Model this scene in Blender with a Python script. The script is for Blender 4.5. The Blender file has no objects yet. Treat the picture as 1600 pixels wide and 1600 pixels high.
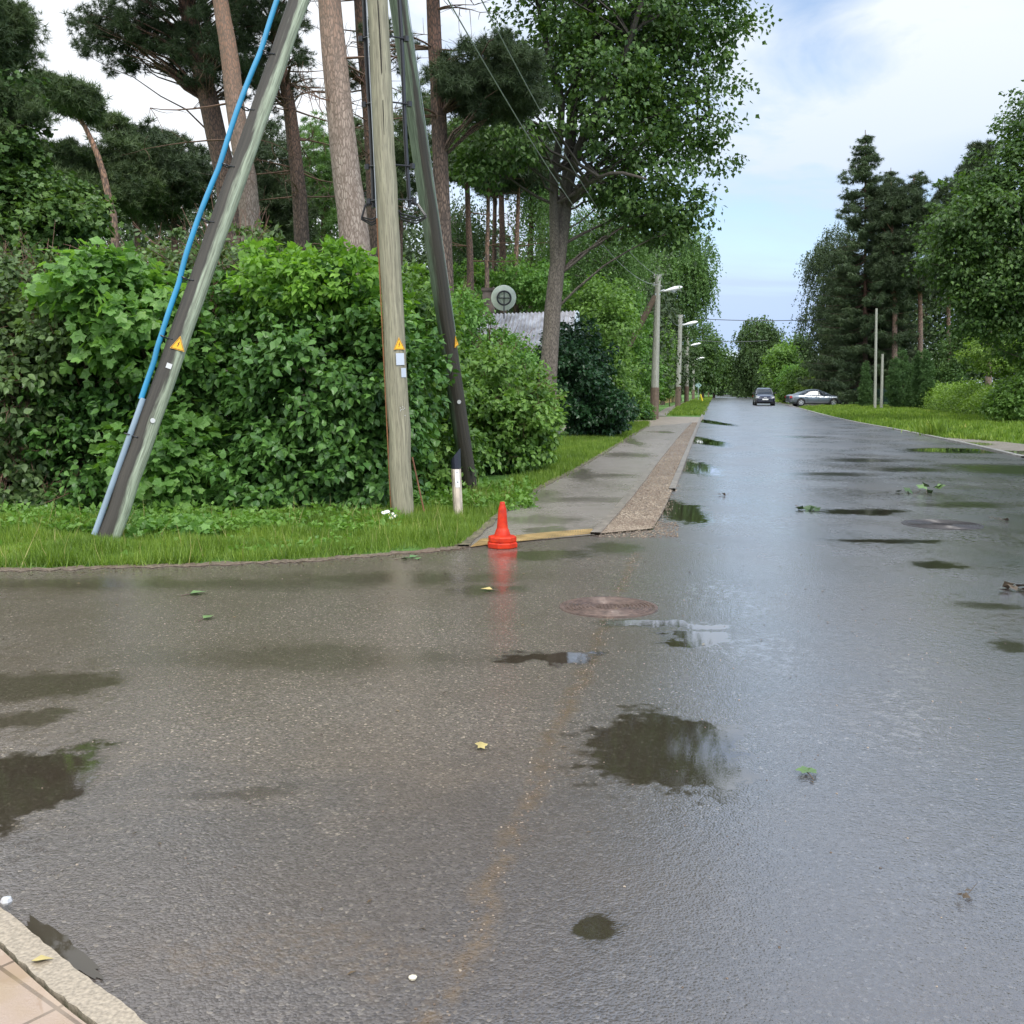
import bpy, bmesh, math
import numpy as np
from mathutils import Vector
R = math.radians
sc = bpy.context.scene
COL = sc.collection

# ------------------------------------------------------------------ camera
CAM_H = 1.6; PITCH = math.atan(194/1600)
cam = bpy.data.cameras.new('camera'); cam_o = bpy.data.objects.new('camera', cam); COL.objects.link(cam_o)
cam_o.location = (0, 0, CAM_H); cam_o.rotation_euler = (math.pi/2-PITCH, 0, 0)
cam.sensor_width = 36; cam.lens = 36; cam.clip_start = 0.1; cam.clip_end = 3000
sc.camera = cam_o
# ------------------------------------------------------------------ world
SUN_EL, SUN_ROT = R(48), R(150)
w = bpy.data.worlds.new("World"); sc.world = w; w.use_nodes = True
nt = w.node_tree; nt.nodes.clear()
def N(t, kind, **kw):
    n = t.nodes.new(kind)
    for k, v in kw.items():
        if k.startswith('i_'):
            key = k[2:]
            key = int(key) if key.isdigit() else key.replace('_', ' ')
            n.inputs[key].default_value = v
        else: setattr(n, k, v)
    return n
out = N(nt, 'ShaderNodeOutputWorld')
sky = N(nt, 'ShaderNodeTexSky', sky_type='NISHITA', sun_disc=False, sun_elevation=SUN_EL, sun_rotation=SUN_ROT, air_density=1.0, dust_density=0.6, ozone_density=2.0)
bg1 = N(nt, 'ShaderNodeBackground', i_Strength=0.13)
bg2 = N(nt, 'ShaderNodeBackground', i_Strength=0.66)
tc = N(nt, 'ShaderNodeTexCoord')
mp = N(nt, 'ShaderNodeMapping'); mp.inputs['Scale'].default_value = (1.0, 1.0, 3.6); mp.inputs['Location'].default_value = (0.35, 0.1, 0.42)
nz = N(nt, 'ShaderNodeTexNoise', i_Scale=2.6, i_Detail=8.0, i_Roughness=0.55, i_Distortion=0.5)
rp = N(nt, 'ShaderNodeValToRGB'); rp.color_ramp.elements[0].position = 0.41; rp.color_ramp.elements[0].color = (0.10,)*3+(1,)
rp.color_ramp.elements[1].position = 0.58; rp.color_ramp.elements[1].color = (0.98,)*3+(1,)
nz2 = N(nt, 'ShaderNodeTexNoise', i_Scale=1.1, i_Detail=4.0)
rp2 = N(nt, 'ShaderNodeValToRGB'); rp2.color_ramp.elements[0].position = 0.35; rp2.color_ramp.elements[0].color = (0.50, 0.68, 0.98, 1)
rp2.color_ramp.elements[1].position = 0.64; rp2.color_ramp.elements[1].color = (0.88, 0.94, 1.0, 1)
sep = N(nt, 'ShaderNodeSeparateXYZ')
# low sky over the road's end is a greyer blue cloud bank; the sky towards the left is the brightest
mr = N(nt, 'ShaderNodeMapRange'); mr.inputs[1].default_value = 0.0; mr.inputs[2].default_value = 0.30; mr.inputs[3].default_value = 0.10; mr.inputs[4].default_value = 1.0
mx = N(nt, 'ShaderNodeMix', data_type='RGBA'); mx.inputs[6].default_value = (0.42, 0.60, 0.95, 1)
mrl = N(nt, 'ShaderNodeMapRange'); mrl.inputs[1].default_value = 0.12; mrl.inputs[2].default_value = -0.15; mrl.inputs[3].default_value = 0.0; mrl.inputs[4].default_value = 1.0
mxl = N(nt, 'ShaderNodeMix', data_type='RGBA'); mxl.inputs[7].default_value = (1.02, 1.06, 1.12, 1)
mxa = N(nt, 'ShaderNodeMath', operation='MAXIMUM')
ms = N(nt, 'ShaderNodeMixShader')
L = nt.links.new
L(tc.outputs['Generated'], mp.inputs[0]); L(mp.outputs[0], nz.inputs['Vector']); L(mp.outputs[0], nz2.inputs['Vector'])
L(nz.outputs[0], rp.inputs[0]); L(nz2.outputs[0], rp2.inputs[0]); L(tc.outputs['Generated'], sep.inputs[0])
L(sep.outputs[2], mr.inputs[0]); L(mr.outputs[0], mx.inputs[0]); L(rp2.outputs[0], mx.inputs[7])
L(sep.outputs[0], mrl.inputs[0]); L(mrl.outputs[0], mxl.inputs[0]); L(mx.outputs[2], mxl.inputs[6]); L(mxl.outputs[2], bg2.inputs[0])
# brightness added to unseen clouds behind and overhead, lifting foliage and wet road
mrb = N(nt, 'ShaderNodeMapRange'); mrb.inputs[1].default_value = 0.35; mrb.inputs[2].default_value = -0.4; mrb.inputs[3].default_value = 0.68; mrb.inputs[4].default_value = 1.15
mru = N(nt, 'ShaderNodeMapRange', interpolation_type='SMOOTHSTEP'); mru.inputs[1].default_value = 0.30; mru.inputs[2].default_value = 0.62; mru.inputs[3].default_value = 1.0; mru.inputs[4].default_value = 1.55
mu = N(nt, 'ShaderNodeMath', operation='MULTIPLY'); L(sep.outputs[2], mru.inputs[0]); L(sep.outputs[1], mrb.inputs[0]); L(mrb.outputs[0], mu.inputs[0]); L(mru.outputs[0], mu.inputs[1]); L(mu.outputs[0], bg2.inputs[1])
L(sky.outputs[0], bg1.inputs[0]); L(rp.outputs[0], mxa.inputs[0]); L(mrl.outputs[0], mxa.inputs[1]); L(mxa.outputs[0], ms.inputs[0])
L(bg1.outputs[0], ms.inputs[1]); L(bg2.outputs[0], ms.inputs[2]); L(ms.outputs[0], out.inputs[0])
sun = bpy.data.lights.new('sun', 'SUN'); sun.energy = 2.2; sun.angle = R(22); sun.color = (1, 0.96, 0.9)
sun_o = bpy.data.objects.new('sun', sun); COL.objects.link(sun_o)
# sun stands behind the camera to the right: azimuth 150 deg clockwise from +Y
d = Vector((math.sin(SUN_ROT)*math.cos(SUN_EL), math.cos(SUN_ROT)*math.cos(SUN_EL), math.sin(SUN_EL)))
sun_o.rotation_euler = d.to_track_quat('Z', 'Y').to_euler()
sc.view_settings.view_transform = 'Standard'; sc.view_settings.look = 'None'; sc.view_settings.exposure = 0.68; sc.view_settings.gamma = 1
sc.render.engine = 'CYCLES'
sc.cycles.use_denoising = True; sc.cycles.max_bounces = 7; sc.cycles.diffuse_bounces = 3; sc.cycles.glossy_bounces = 3
sc.cycles.transparent_max_bounces = 8; sc.cycles.sample_clamp_indirect = 4; sc.cycles.caustics_reflective = False; sc.cycles.caustics_refractive = False
try: sc.cycles.denoising_prefilter = 'ACCURATE'
except Exception: pass

# ------------------------------------------------------------------ pixel <-> place (photo pixels, 1600 wide)
CP, SP = math.cos(PITCH), math.sin(PITCH)
def ray(px, py):
    a = (px-800)/1600; b = (800-py)/1600
    return np.array((a, b*SP+CP, b*CP-SP))
def G(px, py, z=0.0):
    r = ray(px, py); t = (z-CAM_H)/r[2]; return np.array((r[0]*t, r[1]*t, z))
def V(px, py, Y):
    r = ray(px, py); t = Y/r[1]; return np.array((r[0]*t, Y, CAM_H+r[2]*t))
def GY(py): return float(G(800, py)[1])

# ------------------------------------------------------------------ mesh collecting
class MB:
    def __init__(s): s.v = []; s.f = []; s.n = 0; s.uv = []
    def add(s, v, f, uv=None):
        v = np.asarray(v, float).reshape(-1, 3); s.v.append(v)
        if isinstance(f, np.ndarray): f = [f]
        else:
            g = {}
            for q in f: g.setdefault(len(q), []).append(q)
            f = [np.array(x) for x in g.values()]
        for a in f: s.f.append(a + s.n)
        s.uv.append(np.zeros((len(v), 2)) if uv is None else np.asarray(uv, float))
        s.n += len(v); return s
    def build(s, name, mats, parent=None, smooth=False, uv=False):
        me = bpy.data.meshes.new(name); vs = np.concatenate(s.v)
        me.vertices.add(len(vs)); me.vertices.foreach_set('co', vs.astype(np.float32).ravel())
        lens = np.concatenate([np.full(len(a), a.shape[1]) for a in s.f]); idx = np.concatenate([a.ravel() for a in s.f])
        me.loops.add(len(idx)); me.loops.foreach_set('vertex_index', idx.astype(np.int32))
        me.polygons.add(len(lens)); st = np.zeros(len(lens), np.int32); st[1:] = np.cumsum(lens)[:-1]
        me.polygons.foreach_set('loop_start', st)
        if uv:
            u = me.uv_layers.new(name='uv'); allu = np.concatenate(s.uv)
            u.data.foreach_set('uv', allu[idx].astype(np.float32).ravel())
        me.update(calc_edges=True)
        me.polygons.foreach_set('use_smooth', np.full(len(lens), bool(smooth)))
        for m in (mats if isinstance(mats, (list, tuple)) else [mats]): me.materials.append(m)
        o = bpy.data.objects.new(name, me); COL.objects.link(o)
        if parent is not None: o.parent = parent; o.matrix_parent_inverse.identity(); o.location = -Vector(parent['origin']) if 'origin' in parent else (0, 0, 0)
        return o
def thing(name, label, cat, loc=(0, 0, 0), group=None):
    """Empty at the base; its parts are built in world space and shifted."""
    o = bpy.data.objects.new(name, None); COL.objects.link(o); o.empty_display_size = .2
    o.location = tuple(map(float, loc)); o['origin'] = tuple(map(float, loc)); o['label'] = label; o['category'] = cat
    if group: o['group'] = group
    return o
def tag(o, label, cat=None, group=None, kind=None):
    if label: o['label'] = label
    if cat: o['category'] = cat
    if group: o['group'] = group
    if kind: o['kind'] = kind
    return o
def copy_tree(root, loc, rz=0, s=1, label=None, group=None):
    r = root.copy(); COL.objects.link(r); r.location = loc; r.rotation_euler = (0, 0, rz); r.scale = (s, s, s) if np.isscalar(s) else s
    if label: r['label'] = label
    if group: r['group'] = group
    for ch in root.children:
        c = ch.copy(); COL.objects.link(c); c.parent = r
        for g in ch.children:
            d_ = g.copy(); COL.objects.link(d_); d_.parent = c
    return r

def frames(P):
    T = np.gradient(P, axis=0); T /= np.linalg.norm(T, axis=1)[:, None]+1e-9
    ref = np.array((0, -1., 0.)) if abs(T[0][1]) < .9 else np.array((1., 0, 0))
    U = []; u = ref
    for t in T:
        u = u - t*np.dot(u, t); u /= np.linalg.norm(u)+1e-9; U.append(u)
    U = np.array(U); W = np.cross(T, U); return T, U, W
def tube(mb, P, r, sides=8, cap=True, wob=0, rng=None):
    P = np.asarray(P, float); n = len(P); r = np.broadcast_to(np.asarray(r, float), (n,))
    T, U, W = frames(P); a = np.linspace(0, 2*np.pi, sides+1)
    rr = r[:, None]*np.ones(sides+1)[None]
    if wob and rng is not None:
        q = 1+wob*rng.standard_normal((n, sides)); rr[:, :-1] *= q; rr[:, -1] = rr[:, 0]
    v = P[:, None]+rr[..., None]*(np.cos(a)[None, :, None]*U[:, None]+np.sin(a)[None, :, None]*W[:, None])
    Ls = np.r_[0, np.cumsum(np.linalg.norm(np.diff(P, axis=0), axis=1))]
    uv = np.stack(np.broadcast_arrays((a/(2*np.pi))[None], Ls[:, None]), -1).reshape(-1, 2)
    i = np.arange(n-1)[:, None]*(sides+1)+np.arange(sides)[None]
    f = np.stack([i, i+1, i+sides+2, i+sides+1], -1).reshape(-1, 4)
    mb.add(v.reshape(-1, 3), [f] if False else f, uv)
    if cap:
        for k, fl in ((0, True), (n-1, False)):
            ring = v[k, :-1]; idx = np.arange(sides); idx = idx[::-1] if fl else idx
            mb.add(ring, idx[None].copy(), np.full((sides, 2), (0.5, Ls[k])))
    return mb
def box(mb, c, s, rz=0, ry=0, rx=0, taper=1.0):
    x, y, z = s[0]/2, s[1]/2, s[2]/2; t = taper
    v = np.array([(-x, -y, -z), (x, -y, -z), (x, y, -z), (-x, y, -z), (-x*t, -y*t, z), (x*t, -y*t, z), (x*t, y*t, z), (-x*t, y*t, z)])
    from mathutils import Euler
    M = np.array(Euler((rx, ry, rz)).to_matrix()); v = v@M.T+np.asarray(c, float)
    mb.add(v, np.array([(0, 3, 2, 1), (4, 5, 6, 7), (0, 1, 5, 4), (1, 2, 6, 5), (2, 3, 7, 6), (3, 0, 4, 7)])); return mb
def lathe(mb, prof, c, seg=24, sx=1, sy=1, axis=None):
    a = np.linspace(0, 2*np.pi, seg, endpoint=False); pr = np.array(prof, float)
    v = np.stack([pr[:, 0][:, None]*np.cos(a)*sx, pr[:, 0][:, None]*np.sin(a)*sy, np.repeat(pr[:, 1][:, None], seg, 1)], -1)
    if axis is not None: v = v@np.array(axis).T
    v = v.reshape(-1, 3)+np.asarray(c, float); n = len(pr)
    i = np.arange(n-1)[:, None]*seg; j = np.arange(seg)[None]; k = (j+1) % seg
    f = np.stack([i+j, i+k, i+seg+k, i+seg+j], -1).reshape(-1, 4)
    mb.add(v, f); return mb
def bez(a, b, c, n=6):
    t = np.linspace(0, 1, n)[:, None]; return (1-t)**2*a+2*t*(1-t)*b+t*t*c

# ------------------------------------------------------------------ materials
def newmat(name):
    m = bpy.data.materials.new(name); m.use_nodes = True; t = m.node_tree; t.nodes.clear()
    o = N(t, 'ShaderNodeOutputMaterial'); b = N(t, 'ShaderNodeBsdfPrincipled'); t.links.new(b.outputs[0], o.inputs[0]); return m, t, b, o
def ramp(t, stops, src=None):
    r = N(t, 'ShaderNodeValToRGB'); e = r.color_ramp.elements
    while len(e) < len(stops): e.new(0.5)
    for k, (p, c) in enumerate(stops):
        e[k].position = p; e[k].color = (c if len(c) == 4 else tuple(c)+(1,)) if not np.isscalar(c) else (c, c, c, 1)
    if src is not None: t.links.new(src, r.inputs[0])
    return r.outputs[0]
def math_(t, op, a, b=None, c=None, clamp=False):
    n = N(t, 'ShaderNodeMath', operation=op); n.use_clamp = clamp
    for k, x in enumerate((a, b, c)):
        if x is None: continue
        if hasattr(x, 'links'): t.links.new(x, n.inputs[k])
        else: n.inputs[k].default_value = x
    return n.outputs[0]
def mixc(t, f, a, b, mode='MIX'):
    n = N(t, 'ShaderNodeMix', data_type='RGBA', blend_type=mode)
    for k, x in ((0, f), (6, a), (7, b)):
        if hasattr(x, 'links'): t.links.new(x, n.inputs[k])
        else: n.inputs[k].default_value = x if (k == 0 or len(x) == 4) else tuple(x)+(1,)
    return n.outputs[2]
def noise(t, vec, scale, detail=3, rough=.5, dist=0):
    n = N(t, 'ShaderNodeTexNoise', i_Scale=scale, i_Detail=detail, i_Roughness=rough, i_Distortion=dist)
    if vec is not None: t.links.new(vec, n.inputs['Vector'])
    return n
def mapping(t, vec, sc_=(1, 1, 1), rot=(0, 0, 0), loc=(0, 0, 0)):
    n = N(t, 'ShaderNodeMapping'); n.inputs['Scale'].default_value = sc_; n.inputs['Rotation'].default_value = rot; n.inputs['Location'].default_value = loc
    t.links.new(vec, n.inputs[0]); return n.outputs[0]
def bump(t, h, strength, dist, b):
    n = N(t, 'ShaderNodeBump'); n.inputs['Distance'].default_value = dist
    if hasattr(strength, 'links'): t.links.new(strength, n.inputs['Strength'])
    else: n.inputs['Strength'].default_value = strength
    t.links.new(h, n.inputs['Height']); t.links.new(n.outputs[0], b.inputs['Normal']); return n
def pos(t): return N(t, 'ShaderNodeNewGeometry').outputs['Position']
def simple(name, col, rough=.5, metal=0, nscale=8, var=.25, spec=.5, bmp=0):
    m, t, b, o = newmat(name); n = noise(t, N(t, 'ShaderNodeTexCoord').outputs['Object'], nscale, 5)
    c0 = tuple(x*(1-var) for x in col); c1 = tuple(min(1, x*(1+var)) for x in col)
    t.links.new(ramp(t, [(.3, c0), (.7, c1)], n.outputs[0]), b.inputs['Base Color'])
    b.inputs['Roughness'].default_value = rough; b.inputs['Metallic'].default_value = metal; b.inputs['Specular IOR Level'].default_value = spec
    if bmp: bump(t, n.outputs[0], bmp, .01, b)
    return m
def leafmat(name, dark, mid, light, trans=.35, rough=.42, spread=1.0, odd=None, spec=.3):
    m, t, b, o = newmat(name)
    g = N(t, 'ShaderNodeNewGeometry'); ri = g.outputs['Random Per Island']
    big = noise(t, g.outputs['Position'], .9*spread, 2).outputs[0]
    f = math_(t, 'ADD', math_(t, 'MULTIPLY', ri, .55), math_(t, 'MULTIPLY', math_(t, 'SUBTRACT', big, .28), 1.0), clamp=True)
    stops = [(.08, dark), (.5, mid), (.92, light)]
    if odd: stops = [(.08, dark), (.5, mid), (.86, light), (.97, odd)]
    c = ramp(t, stops, f)
    t.links.new(c, b.inputs['Base Color']); b.inputs['Roughness'].default_value = rough; b.inputs['Specular IOR Level'].default_value = spec
    tr = N(t, 'ShaderNodeBsdfTranslucent'); c2 = mixc(t, 1.0, c, (1.5, 1.6, .55, 1), 'MULTIPLY'); t.links.new(c2, tr.inputs[0])
    mxs = N(t, 'ShaderNodeMixShader'); mxs.inputs[0].default_value = trans
    t.links.new(b.outputs[0], mxs.inputs[1]); t.links.new(tr.outputs[0], mxs.inputs[2]); t.links.new(mxs.outputs[0], o.inputs[0])
    return m
LILAC = leafmat('lilac_leaf', (.040, .092, .030), (.085, .165, .050), (.155, .27, .085), .3)
LILAC2 = leafmat('lilac_leaf_deep', (.034, .085, .022), (.072, .16, .036), (.14, .27, .062), .25, .38)
OLIVE = leafmat('olive_leaf', (.050, .085, .032), (.10, .155, .055), (.18, .27, .10), .3)
LIME = leafmat('lime_leaf', (.085, .18, .028), (.15, .29, .042), (.25, .43, .07), .4)
MAPLE = leafmat('maple_leaf', (.032, .066, .02), (.060, .115, .030), (.12, .20, .048), .28)
MAPLE_L = leafmat('maple_leaf_light', (.07, .15, .035), (.12, .24, .055), (.21, .36, .10), .4, odd=(.30, .36, .06))
BUSH = leafmat('bush_leaf', (.058, .115, .028), (.115, .21, .045), (.20, .33, .075), .35)
DARKB = leafmat('dark_bush_leaf', (.012, .034, .014), (.02, .058, .02), (.04, .10, .034), .2, .35)
PINE = leafmat('pine_needle', (.040, .066, .030), (.070, .105, .042), (.12, .165, .065), .15, .6)
PINE_D = leafmat('dark_needle', (.026, .040, .020), (.044, .068, .030), (.075, .108, .045), .1, .6)
SPRUCE = leafmat('spruce_needle', (.034, .055, .028), (.055, .088, .038), (.09, .125, .05), .12, .6)
BIRCH = leafmat('birch_leaf', (.06, .12, .04), (.10, .18, .055), (.15, .25, .08), .35, spread=.5)
FAR = leafmat('far_leaf', (.038, .070, .028), (.066, .112, .038), (.11, .175, .06), .25, .6, spread=.35)
FARP = leafmat('far_pine', (.030, .048, .024), (.050, .078, .032), (.080, .115, .046), .15, .6, spread=.3)
THUJA = leafmat('thuja_leaf', (.032, .070, .022), (.052, .11, .030), (.085, .16, .042), .15, .6)
SPIREA = leafmat('hedge_leaf', (.075, .13, .025), (.135, .22, .036), (.22, .33, .055), .35, spread=2)
DEAD = leafmat('dead_twig', (.08, .045, .025), (.13, .075, .04), (.19, .11, .06), .2, .7)
GRASS = leafmat('grass_blade', (.070, .120, .018), (.125, .205, .026), (.24, .32, .06), .35, .45, spread=1.2, odd=(.42, .36, .14))
WEED = leafmat('weed_leaf', (.07, .15, .025), (.12, .23, .04), (.19, .33, .07), .35)

def barkmat(name, lo, hi, dark, vs=(26, 5), top=None, ztop=(6, 11), bs=.5, streak=False):
    """UV: u around (0-1), v metres along"""
    m, t, b, o = newmat(name); uvn = N(t, 'ShaderNodeUVMap'); uvn.uv_map = 'uv'
    p = N(t, 'ShaderNodeNewGeometry').outputs['Position']
    v1 = mapping(t, p, (vs[0], vs[0], vs[1]))
    vo = N(t, 'ShaderNodeTexVoronoi', feature='DISTANCE_TO_EDGE', i_Scale=1.0); nn = noise(t, v1, 1.3, 4)
    va = N(t, 'ShaderNodeVectorMath', operation='ADD'); t.links.new(v1, va.inputs[0]); t.links.new(nn.outputs['Color'], va.inputs[1]); t.links.new(va.outputs[0], vo.inputs['Vector'])
    n2 = noise(t, mapping(t, p, (14, 14, 2.2)), 1, 5, .6)
    base = ramp(t, [(.3, lo), (.7, hi)], n2.outputs[0])
    if top:
        sz = N(t, 'ShaderNodeSeparateXYZ'); t.links.new(p, sz.inputs[0])
        f = N(t, 'ShaderNodeMapRange'); f.inputs[1].default_value = ztop[0]; f.inputs[2].default_value = ztop[1]; t.links.new(sz.outputs[2], f.inputs[0])
        base = mixc(t, f.outputs[0], base, mixc(t, n2.outputs[0], tuple(x*.6 for x in top), top))
    cr = ramp(t, [(.0, 0.0), (.22, 1.0)], vo.outputs[0])
    if streak: cr = ramp(t, [(.35, 0.0), (.55, 1.0)], noise(t, mapping(t, p, (30, 30, 1.2)), 1, 3).outputs[0])
    c = mixc(t, cr, dark, base); t.links.new(c, b.inputs['Base Color']); b.inputs['Roughness'].default_value = .8
    h = math_(t, 'ADD', cr, math_(t, 'MULTIPLY', n2.outputs[0], .5)); bump(t, h, bs, .02, b)
    return m
BARK_P = barkmat('pine_bark', (.20, .15, .12), (.36, .30, .25), (.13, .095, .072), (26, 8), (.33, .185, .12), (5.2, 8.5), .35)
BARK_PD = barkmat('dark_pine_bark', (.09, .065, .05), (.17, .12, .09), (.03, .02, .015), (22, 7), (.17, .085, .055), (5, 9))
BARK_M = barkmat('maple_bark', (.13, .105, .085), (.24, .20, .165), (.055, .045, .035), (40, 8), (.04, .035, .03), (5.8, 8.0), .5)
BARK_B = barkmat('birch_bark', (.45, .43, .38), (.7, .68, .62), (.05, .045, .04), (8, 30), None, (0, 1), .2)
BARK_F = barkmat('far_bark', (.13, .09, .07), (.26, .18, .13), (.05, .035, .03), (14, 4), (.38, .20, .12), (6, 10), .3)
STEM = simple('stem', (.09, .065, .045), .8)
# ------------------------------------------------------------------ leaf templates (verts, tris); tip along +y, normal +z
def T_ovate():
    v = [(0, 0, 0), (.27, .18, .05), (.33, .45, .06), (0, 1, -.12), (-.33, .45, .06), (-.27, .18, .05), (0, .5, 0)]
    return np.array(v), np.array([(0, 1, 6), (1, 2, 6), (2, 3, 6), (3, 4, 6), (4, 5, 6), (5, 0, 6)])
def T_maple():
    ang = [-90, -35, -5, 22, 48, 66, 90, 114, 132, 158, 185, 215]; rad = [.12, .44, .40, .60, .46, .52, .68, .52, .46, .60, .40, .44]
    v = [(r*math.cos(R(a)), .35+r*math.sin(R(a)), .08*(r > .5)*-1+.02) for a, r in zip(ang, rad)]+[(0, .35, 0)]
    n = 12; return np.array(v), np.array([(i, (i+1) % n, n) for i in range(n)])
def T_leaf6():
    v = [(0, 0, 0), (.40, .35, .06), (.18, .62, .0), (0, 1, -.1), (-.2, .62, 0), (-.42, .33, .06)]
    return np.array(v), np.array([(0, 1, 2), (0, 2, 3), (0, 3, 4), (0, 4, 5)])
def T_quad():
    return np.array([(0, 0, 0), (.34, .5, .07), (0, 1, -.06), (-.34, .5, .07)]), np.array([(0, 1, 2), (0, 2, 3)])
def T_tuft(n=12, seed=1, w=.045, spread=1.0):
    g = np.random.default_rng(seed); v = []; f = []
    for k in range(n):
        d_ = g.standard_normal(3)*(.75, .5, .75)*spread+(0, .8, 0); d_ /= np.linalg.norm(d_); l = g.uniform(.7, 1.1)
        s = np.cross(d_, g.standard_normal(3)); s /= np.linalg.norm(s); o_ = (0, g.uniform(0, .35), 0)
        a = len(v); v += [o_+s*w, o_-s*w, np.array(o_)+d_*l]; f.append((a, a+1, a+2))
    return np.array(v), np.array(f)
OV, MA, L6, QD = T_ovate(), T_maple(), T_leaf6(), T_quad()
TF = T_tuft(24, 1, .032, 1.6); TF2 = T_tuft(14, 2, .055, 1.6)
def norm(a): return a/(np.linalg.norm(a, axis=-1, keepdims=True)+1e-9)
def scatter(mb, P, tip, nrm, size, tmpl):
    """tip/nrm (n,3) directions; size (n,)"""
    y = norm(tip); z = norm(nrm-y*np.sum(nrm*y, 1, keepdims=True)); x = np.cross(y, z)
    tv, tf = tmpl; v = P[:, None]+size[:, None, None]*(tv[None, :, 0:1]*x[:, None]+tv[None, :, 1:2]*y[:, None]+tv[None, :, 2:3]*z[:, None])
    k = len(tv); f = (np.arange(len(P))[:, None, None]*k+tf[None]).reshape(-1, 3)
    mb.add(v.reshape(-1, 3), f)
def leaves(mb, P, outd, size, tmpl, rng, droop=.45, rnd=.7, up=.9):
    n = len(P); s = size*rng.uniform(.65, 1.25, n)
    tip = outd*.7+rnd*rng.standard_normal((n, 3))+(0, 0, -droop); nr = outd*.55+rng.standard_normal((n, 3))*.5+(0, 0, up)
    scatter(mb, P, tip, nr, s, tmpl)
class Crown:
    """blobs: world ellipsoids (centre, radii); clusters of leaves sit mostly in their outer shells"""
    def __init__(s, blobs, ncl, rng, shell=.45, zmin=None, ragged=0):
        c = np.array([b[0] for b in blobs]); r = np.array([b[1] for b in blobs]); vol = r[:, 0]*r[:, 1]+r[:, 0]*r[:, 2]+r[:, 1]*r[:, 2]
        k = rng.choice(len(blobs), int(ncl), p=vol/vol.sum()); d_ = norm(rng.standard_normal((len(k), 3)))
        rad = rng.uniform(shell**3, 1, len(k))**(1/3)
        lump = 1+.26*np.sin(d_[:, 0]*5+k)*np.cos(d_[:, 2]*6+2*k)
        lump = lump*rng.uniform(1-ragged, 1+ragged*.9, len(k)); spr = rng.random(len(k)); lump = np.where(spr < .16, rng.uniform(1.0, 1.22, len(k)), lump); rad = np.where(spr < .16, 1, rad); s.P = c[k]+d_*r[k]*(rad*lump)[:, None]; s.D = d_; s.sz = np.where(spr < .16, .55, 1.0)
        if zmin is not None: s.P[:, 2] = np.maximum(s.P[:, 2], zmin+rng.uniform(0, .2, len(k)))
def wblob(px, py, rx, ry, Y, dep=None, dY=0):
    Y = Y+dY; s = Y/1600; return (V(px, py, Y), np.array((rx*s, dep if dep else max(rx, ry)*s*.9, ry*s)))
def limb(mb, path, tip, r, rng, n=6, sides=5, lift=.15):
    """branch from a point of the trunk path below the tip out to the tip"""
    path = np.asarray(path); h = np.linalg.norm(path[:, :2]-tip[:2], axis=1); zt = tip[2]-.55*h
    k = int(np.argmin(np.abs(path[:, 2]-np.maximum(zt, path[0, 2]))+.0*h)); a = path[k]
    mid = (a+tip)/2+np.array((0, 0, lift*np.linalg.norm(tip-a)))+rng.standard_normal(3)*.06*np.linalg.norm(tip-a)
    P = bez(a, mid, tip, n); P[1:-1] += rng.standard_normal((n-2, 3))*.02*np.linalg.norm(tip-a)
    tube(mb, P, np.linspace(r, r*.18, n), sides, cap=False)
def densify(pts, n):
    pts = np.asarray(pts, float); t = np.linspace(0, len(pts)-1, n); i = np.minimum(t.astype(int), len(pts)-2); f = (t-i)[:, None]
    # smooth catmull-ish
    p0 = pts[np.maximum(i-1, 0)]; p1 = pts[i]; p2 = pts[i+1]; p3 = pts[np.minimum(i+2, len(pts)-1)]
    return .5*((2*p1)+(-p0+p2)*f+(2*p0-5*p1+4*p2-p3)*f**2+(-p0+3*p1-3*p2+p3)*f**3)
TREEN = [0]
def tree(name, label, cat, trunk, r0, r1, blobs, leafm, bark, ncl, per, size, csize, tmpl=L6, seed=None, flat=.6, droop=.45,
         nlimb=60, limbr=.05, forks=(), shell=.45, zmin=None, up=.9, rnd=.7, group=None, extra=None, sides=12, crownname='crown', trunkname='trunk', wob=.03, ragged=0):
    TREEN[0] += 1; rng = np.random.default_rng(seed if seed is not None else TREEN[0]*7+3)
    trunk = np.array(trunk, float); base = trunk[0].copy(); base[2] = 0
    root = thing(name, label, cat, base, group)
    path = densify(trunk, 14); mb = MB()
    rad = np.linspace(r0, r1, 14); rad[0] *= 1.25
    tube(mb, path, rad, sides, wob=wob, rng=rng)
    paths = path
    for fk in forks:
        fp = densify(fk[0], 9); tube(mb, fp, np.linspace(fk[1], fk[2], 9), sides, wob=wob, rng=rng); paths = np.concatenate([paths, fp])
    cr = Crown(blobs, ncl, rng, shell, zmin, ragged)
    sel = rng.choice(len(cr.P), min(nlimb, len(cr.P)), replace=False)
    for k in sel: limb(mb, paths, cr.P[k], limbr*rng.uniform(.5, 1.1), rng)
    mb.build(trunkname, bark, root, smooth=True, uv=True)
    lb = MB(); n = len(cr.P)*per; ci = np.repeat(np.arange(len(cr.P)), per)
    off = norm(rng.standard_normal((n, 3)))*(rng.uniform(0, 1, (n, 1))**.45)*np.array((1, 1, flat))*(csize*rng.uniform(.55, 1.25, len(cr.P))*cr.sz)[ci][:, None]*.95
    off[:, 2] -= .25*np.sum(off[:, :2]**2, 1)/csize
    P = cr.P[ci]+off
    if zmin is not None: P[:, 2] = np.maximum(P[:, 2], .03)
    outd = norm(norm(off)*.6+cr.D[ci])
    leaves(lb, P, outd, size, tmpl, rng, droop, rnd, up)
    c = lb.build(crownname, leafm, root)
    if extra: extra(root, rng, paths, cr)
    return root
TWIG = simple('reddish_twig', (.16, .085, .06), .8)
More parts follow.
